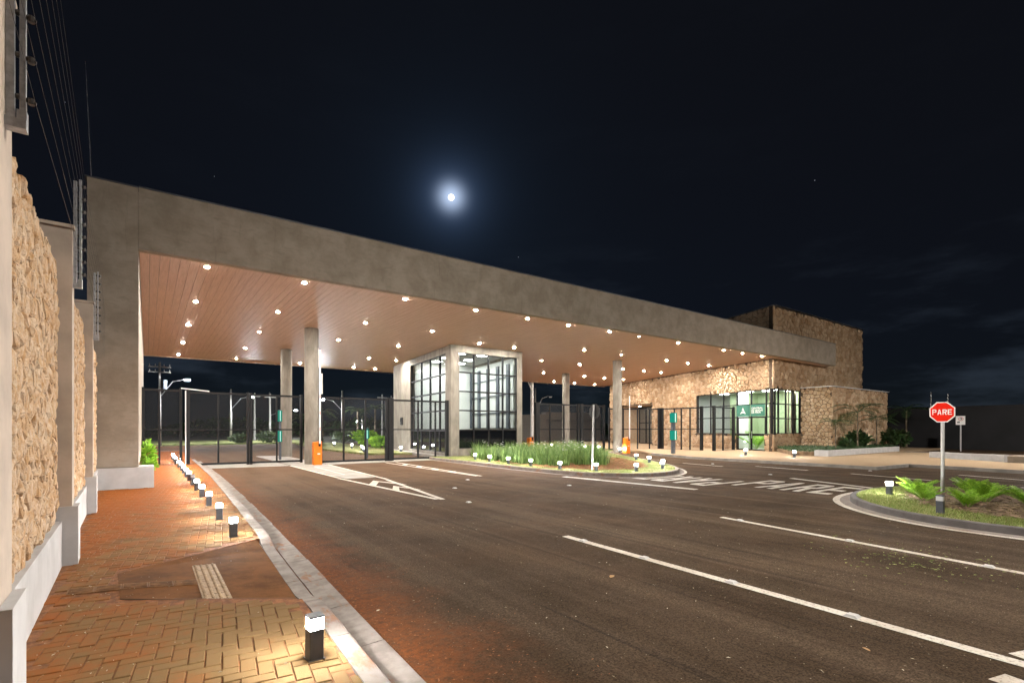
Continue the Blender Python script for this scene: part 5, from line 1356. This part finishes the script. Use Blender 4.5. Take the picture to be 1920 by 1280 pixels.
def shrub(x, y, z, rx, rz_, n, size, mat, label, cat, seed, group=None, name='shrub'):
    r2 = random.Random(seed); t = thing(name, label, cat, (x, y, z), group); mb = MB(); st = MB()
    for k in range(7):
        a = k * .9; st.tube((x, y, z), (x + rx * .6 * math.cos(a), y + rx * .6 * math.sin(a), z + rz_ * 1.1), .018, .008, 5)
    for _ in range(n):
        a = r2.uniform(0, 6.283); u = r2.uniform(-1, 1); q = r2.random() ** .4; s = math.sqrt(1 - u * u)
        lump = .75 + .35 * math.sin(3 * a + seed) * math.cos(2.3 * u + seed)
        p = Vector((x + rx * q * s * math.cos(a) * lump, y + rx * q * s * math.sin(a) * lump, z + rz_ * (1 + u * q * lump)))
        d = Vector((math.cos(a) * s + r2.uniform(-.6, .6), math.sin(a) * s + r2.uniform(-.6, .6), u * .6 + r2.uniform(-.3, .7))).normalized(); w = d.orthogonal().normalized() * size * .32
        mb.add([p, p + d * size * .5 + w, p + d * size, p + d * size * .5 - w], [(0, 1, 2, 3)])
    st.build('stems', 'trunk', t); mb.build('foliage', mat, t); return t
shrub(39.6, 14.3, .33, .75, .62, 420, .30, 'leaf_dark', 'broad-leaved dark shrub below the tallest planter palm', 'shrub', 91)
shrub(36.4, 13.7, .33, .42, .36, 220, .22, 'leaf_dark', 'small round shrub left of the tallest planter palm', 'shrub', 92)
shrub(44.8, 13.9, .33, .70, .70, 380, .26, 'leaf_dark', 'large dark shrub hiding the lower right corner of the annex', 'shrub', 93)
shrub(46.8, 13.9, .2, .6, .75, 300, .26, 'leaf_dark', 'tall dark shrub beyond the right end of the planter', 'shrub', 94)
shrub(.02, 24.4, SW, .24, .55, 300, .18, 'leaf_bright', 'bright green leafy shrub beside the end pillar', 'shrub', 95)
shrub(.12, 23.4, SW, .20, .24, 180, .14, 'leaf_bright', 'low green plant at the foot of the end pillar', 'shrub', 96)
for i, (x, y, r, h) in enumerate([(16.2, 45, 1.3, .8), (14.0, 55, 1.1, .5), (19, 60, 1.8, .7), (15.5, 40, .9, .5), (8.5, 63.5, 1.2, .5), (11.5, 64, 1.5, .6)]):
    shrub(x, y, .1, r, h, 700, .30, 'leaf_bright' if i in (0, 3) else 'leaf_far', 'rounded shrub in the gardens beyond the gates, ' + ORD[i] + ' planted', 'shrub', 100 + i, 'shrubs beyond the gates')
x_, y_ = off(2.9, -1.3)
young_palm(x_, y_, 'green potted palm inside the office behind the glass door', 2.3, 9, 'leaf_bright', None, 97, SW + .05)
# ground cover in the planter, distant tree line
gc = MB(); r2 = random.Random(5); PB = [(31.6, 12.9), (42.2, 12.86), (47.0, 14.8), (38.4, 15.2), (38.2, 17.4), (34.9, 17.38), (33.4, 16.2), (31.0, 14.6)]
k = 0
while k < 5200:
    x, y = r2.uniform(31, 47), r2.uniform(12.9, 17.4)
    if not inside(PB, x, y): continue
    k += 1; a = r2.uniform(0, 6.283); d = Vector((math.cos(a), math.sin(a), r2.uniform(.1, 1.0))).normalized(); p = Vector((x, y, .34 + r2.uniform(0, .14))); w = d.orthogonal().normalized() * .035
    gc.add([p, p + d * .06 + w, p + d * .15, p + d * .06 - w], [(0, 1, 2, 3)])
o = gc.build('ground_cover', 'leaf_dark'); tag(o, 'low dark ground cover filling the planter', 'plants', kind='stuff')
tl = MB(); r2 = random.Random(6)
for q in range(15000):
    a = r2.uniform(-0.35, 1.75); rr = r2.uniform(120, 150); x, y = rr * math.sin(a) + 10, rr * math.cos(a)
    hmax = 2.4 + 1.2 * math.sin(a * 9) + 0.9 * math.sin(a * 23 + 1); z = hmax * r2.random() ** .7; s = r2.uniform(.5, 1.1)
    d = Vector((r2.uniform(-1, 1), r2.uniform(-1, 1), r2.uniform(-.5, 1))).normalized(); w = d.orthogonal().normalized() * s * .5
    tl.add([(x, y, z), Vector((x, y, z)) + d * s * .5 + w, Vector((x, y, z)) + d * s, Vector((x, y, z)) + d * s * .5 - w], [(0, 1, 2, 3)])
o = tl.build('tree_line', 'leaf_dark'); tag(o, 'distant dark line of trees behind the gates', 'trees', kind='stuff')
# garden uplight that washes the annex wall
t = thing('garden_spotlight', 'small garden spotlight behind the planter shrubs washing the annex wall', 'spotlight', (44.4, 14.75, .34))
MB().tube((44.4, 14.75, .34), (44.4, 14.75, .44), .03, .03, 8).build('stake', 'black_metal', t)
MB().tube((44.4, 14.72, .44), (44.4, 14.80, .60), .07, .09, 12, False).build('housing', 'black_metal', t)
MB().add([(44.4 + .078 * math.cos(k * .5236), 14.795 - .075 * math.sin(k * .5236) * .35, .59 + .078 * math.sin(k * .5236) * .45) for k in range(12)], [tuple(range(12))]).build('lens', 'garden_lens', t)

# ------------------------------------------------------------------ small things on the road
def stud(x, y, label):
    mb = MB(); mb.hexa([(x - .05, y - .06, .004), (x + .05, y - .06, .004), (x + .05, y + .06, .004), (x - .05, y + .06, .004)], [(x - .035, y - .035, .024), (x + .035, y - .035, .024), (x + .035, y + .035, .024), (x - .035, y + .035, .024)])
    o = mb.build('road_stud', 'pale_metal', origin=(x, y, 0)); tag(o, label, 'road stud', 'white road studs')
def lx(y, a, b): return a[0] + (b[0] - a[0]) * (y - a[1]) / (b[1] - a[1])
for k, y in enumerate((5.55, 4.35, 3.1, 1.9)): stud(lx(y, (5.36, 5.98), (4.95, -3.0)), y, 'white road stud on the nearest lane line, ' + ORD[k] + ' from its far end')
for k, y in enumerate((5.1, 3.2, 1.6)): stud(lx(y, (8.93, 5.5), (7.6, -4.0)), y, 'white road stud on the second lane line, ' + ORD[k] + ' from its far end')
for k, (x, y) in enumerate([(8.6, 14.4), (10.2, 11.2), (6.0, 10.0), (7.1, 12.6), (23.5, 8.0), (22.0, 14.0), (19.0, 5.6), (18.6, 9.5)]): stud(x, y, 'stray white road stud on open asphalt, ' + ('left of the flower bed, ' if k < 4 else 'beyond the flower bed, ') + ORD[k % 4])
def dry_leaf(x, y, s, a, label, mat='dry_leaf'):
    mb = MB(); c, q = math.cos(a), math.sin(a)
    pts = [(-1, 0, 0), (-.5, .42, .12), (.1, .5, .2), (.65, .3, .14), (1, 0, .05), (.6, -.32, .16), (0, -.48, .1), (-.55, -.35, .06)]
    vs = [(x + s * (p[0] * c - p[1] * q), y + s * (p[0] * q + p[1] * c), .006 + s * p[2]) for p in pts] + [(x, y, .01)]
    mb.add(vs, [(i, (i + 1) % 8, 8) for i in range(8)]); o = mb.build('fallen_leaf', mat, origin=(x, y, 0)); tag(o, label, 'leaf', 'fallen leaves')
dry_leaf(4.32, 4.02, .055, .4, 'curled brown leaf on the asphalt left of the nearest lane line'); dry_leaf(4.48, 1.55, .035, 1.2, 'small brown leaf on the asphalt near the right end of the lane line')
dry_leaf(1.98, 2.62, .03, .8, 'pale leaf on red earth by the gutter near the camera', 'pale_litter'); dry_leaf(1.75, 4.55, .022, .2, 'tiny pale leaf on the road edge beside the ramp', 'pale_litter')
def scatter(name, n, fx, mat, size, label, seed, z=.004):
    r2 = random.Random(seed); mb = MB()
    for _ in range(n):
        x, y = fx(r2); a = r2.uniform(0, 6.283); L = size * r2.uniform(.4, 1.6); w = L * r2.uniform(.08, .45); c, s = math.cos(a), math.sin(a); h = r2.uniform(.001, .006)
        mb.add([(x - c * L, y - s * L, z + .001), (x + s * w, y - c * w, z + h), (x + c * L, y + s * L, z + .001), (x - s * w, y + c * w, z + h)], [(0, 1, 2, 3)])
    o = mb.build(name, mat); tag(o, label, 'litter', kind='stuff')
scatter('road_litter', 520, lambda r: (r.uniform(2.0, 12), r.uniform(0.2, 14) ** 1), 'pale_litter', .012, 'pale grass clippings and grit scattered on the asphalt', 61)
scatter('road_litter', 260, lambda r: (r.gauss(8.0, .5), r.gauss(2.2, .5)), 'leaf_lawn', .02, 'patch of green clippings between the lane lines', 62)
scatter('road_litter', 1500, lambda r: (abs(r.gauss(0, .55)) + kx(4) + .38, r.uniform(2.2, 13)), 'mulch_red', .010, 'crumbs of red earth along the gutter', 63)
scatter('pavement_litter', 320, lambda r: (wallx(5) + abs(r.gauss(0, .3)) - .05, r.uniform(2.6, 12)), 'pale_litter', .010, 'pale plant scraps on the pavement at the wall foot', 64, SW + .006)
scatter('pavement_litter', 160, lambda r: (r.uniform(-.3, 1.0), r.uniform(2.6, 14)), 'pale_litter', .008, 'pale scraps scattered over the pavers', 65, SW + .006)

# ------------------------------------------------------------------ the moon
mp_ = MOON * 1500
me = bpy.data.meshes.new('moon'); import bmesh
bmx = bmesh.new(); bmesh.ops.create_icosphere(bmx, subdivisions=3, radius=8.2); bmx.to_mesh(me); bmx.free(); me.materials.append(MATS['moon_face'])
mo = bpy.data.objects.new('moon', me); COL.objects.link(mo); mo.location = mp_; tag(mo, 'full moon glowing above the portal canopy', 'moon')
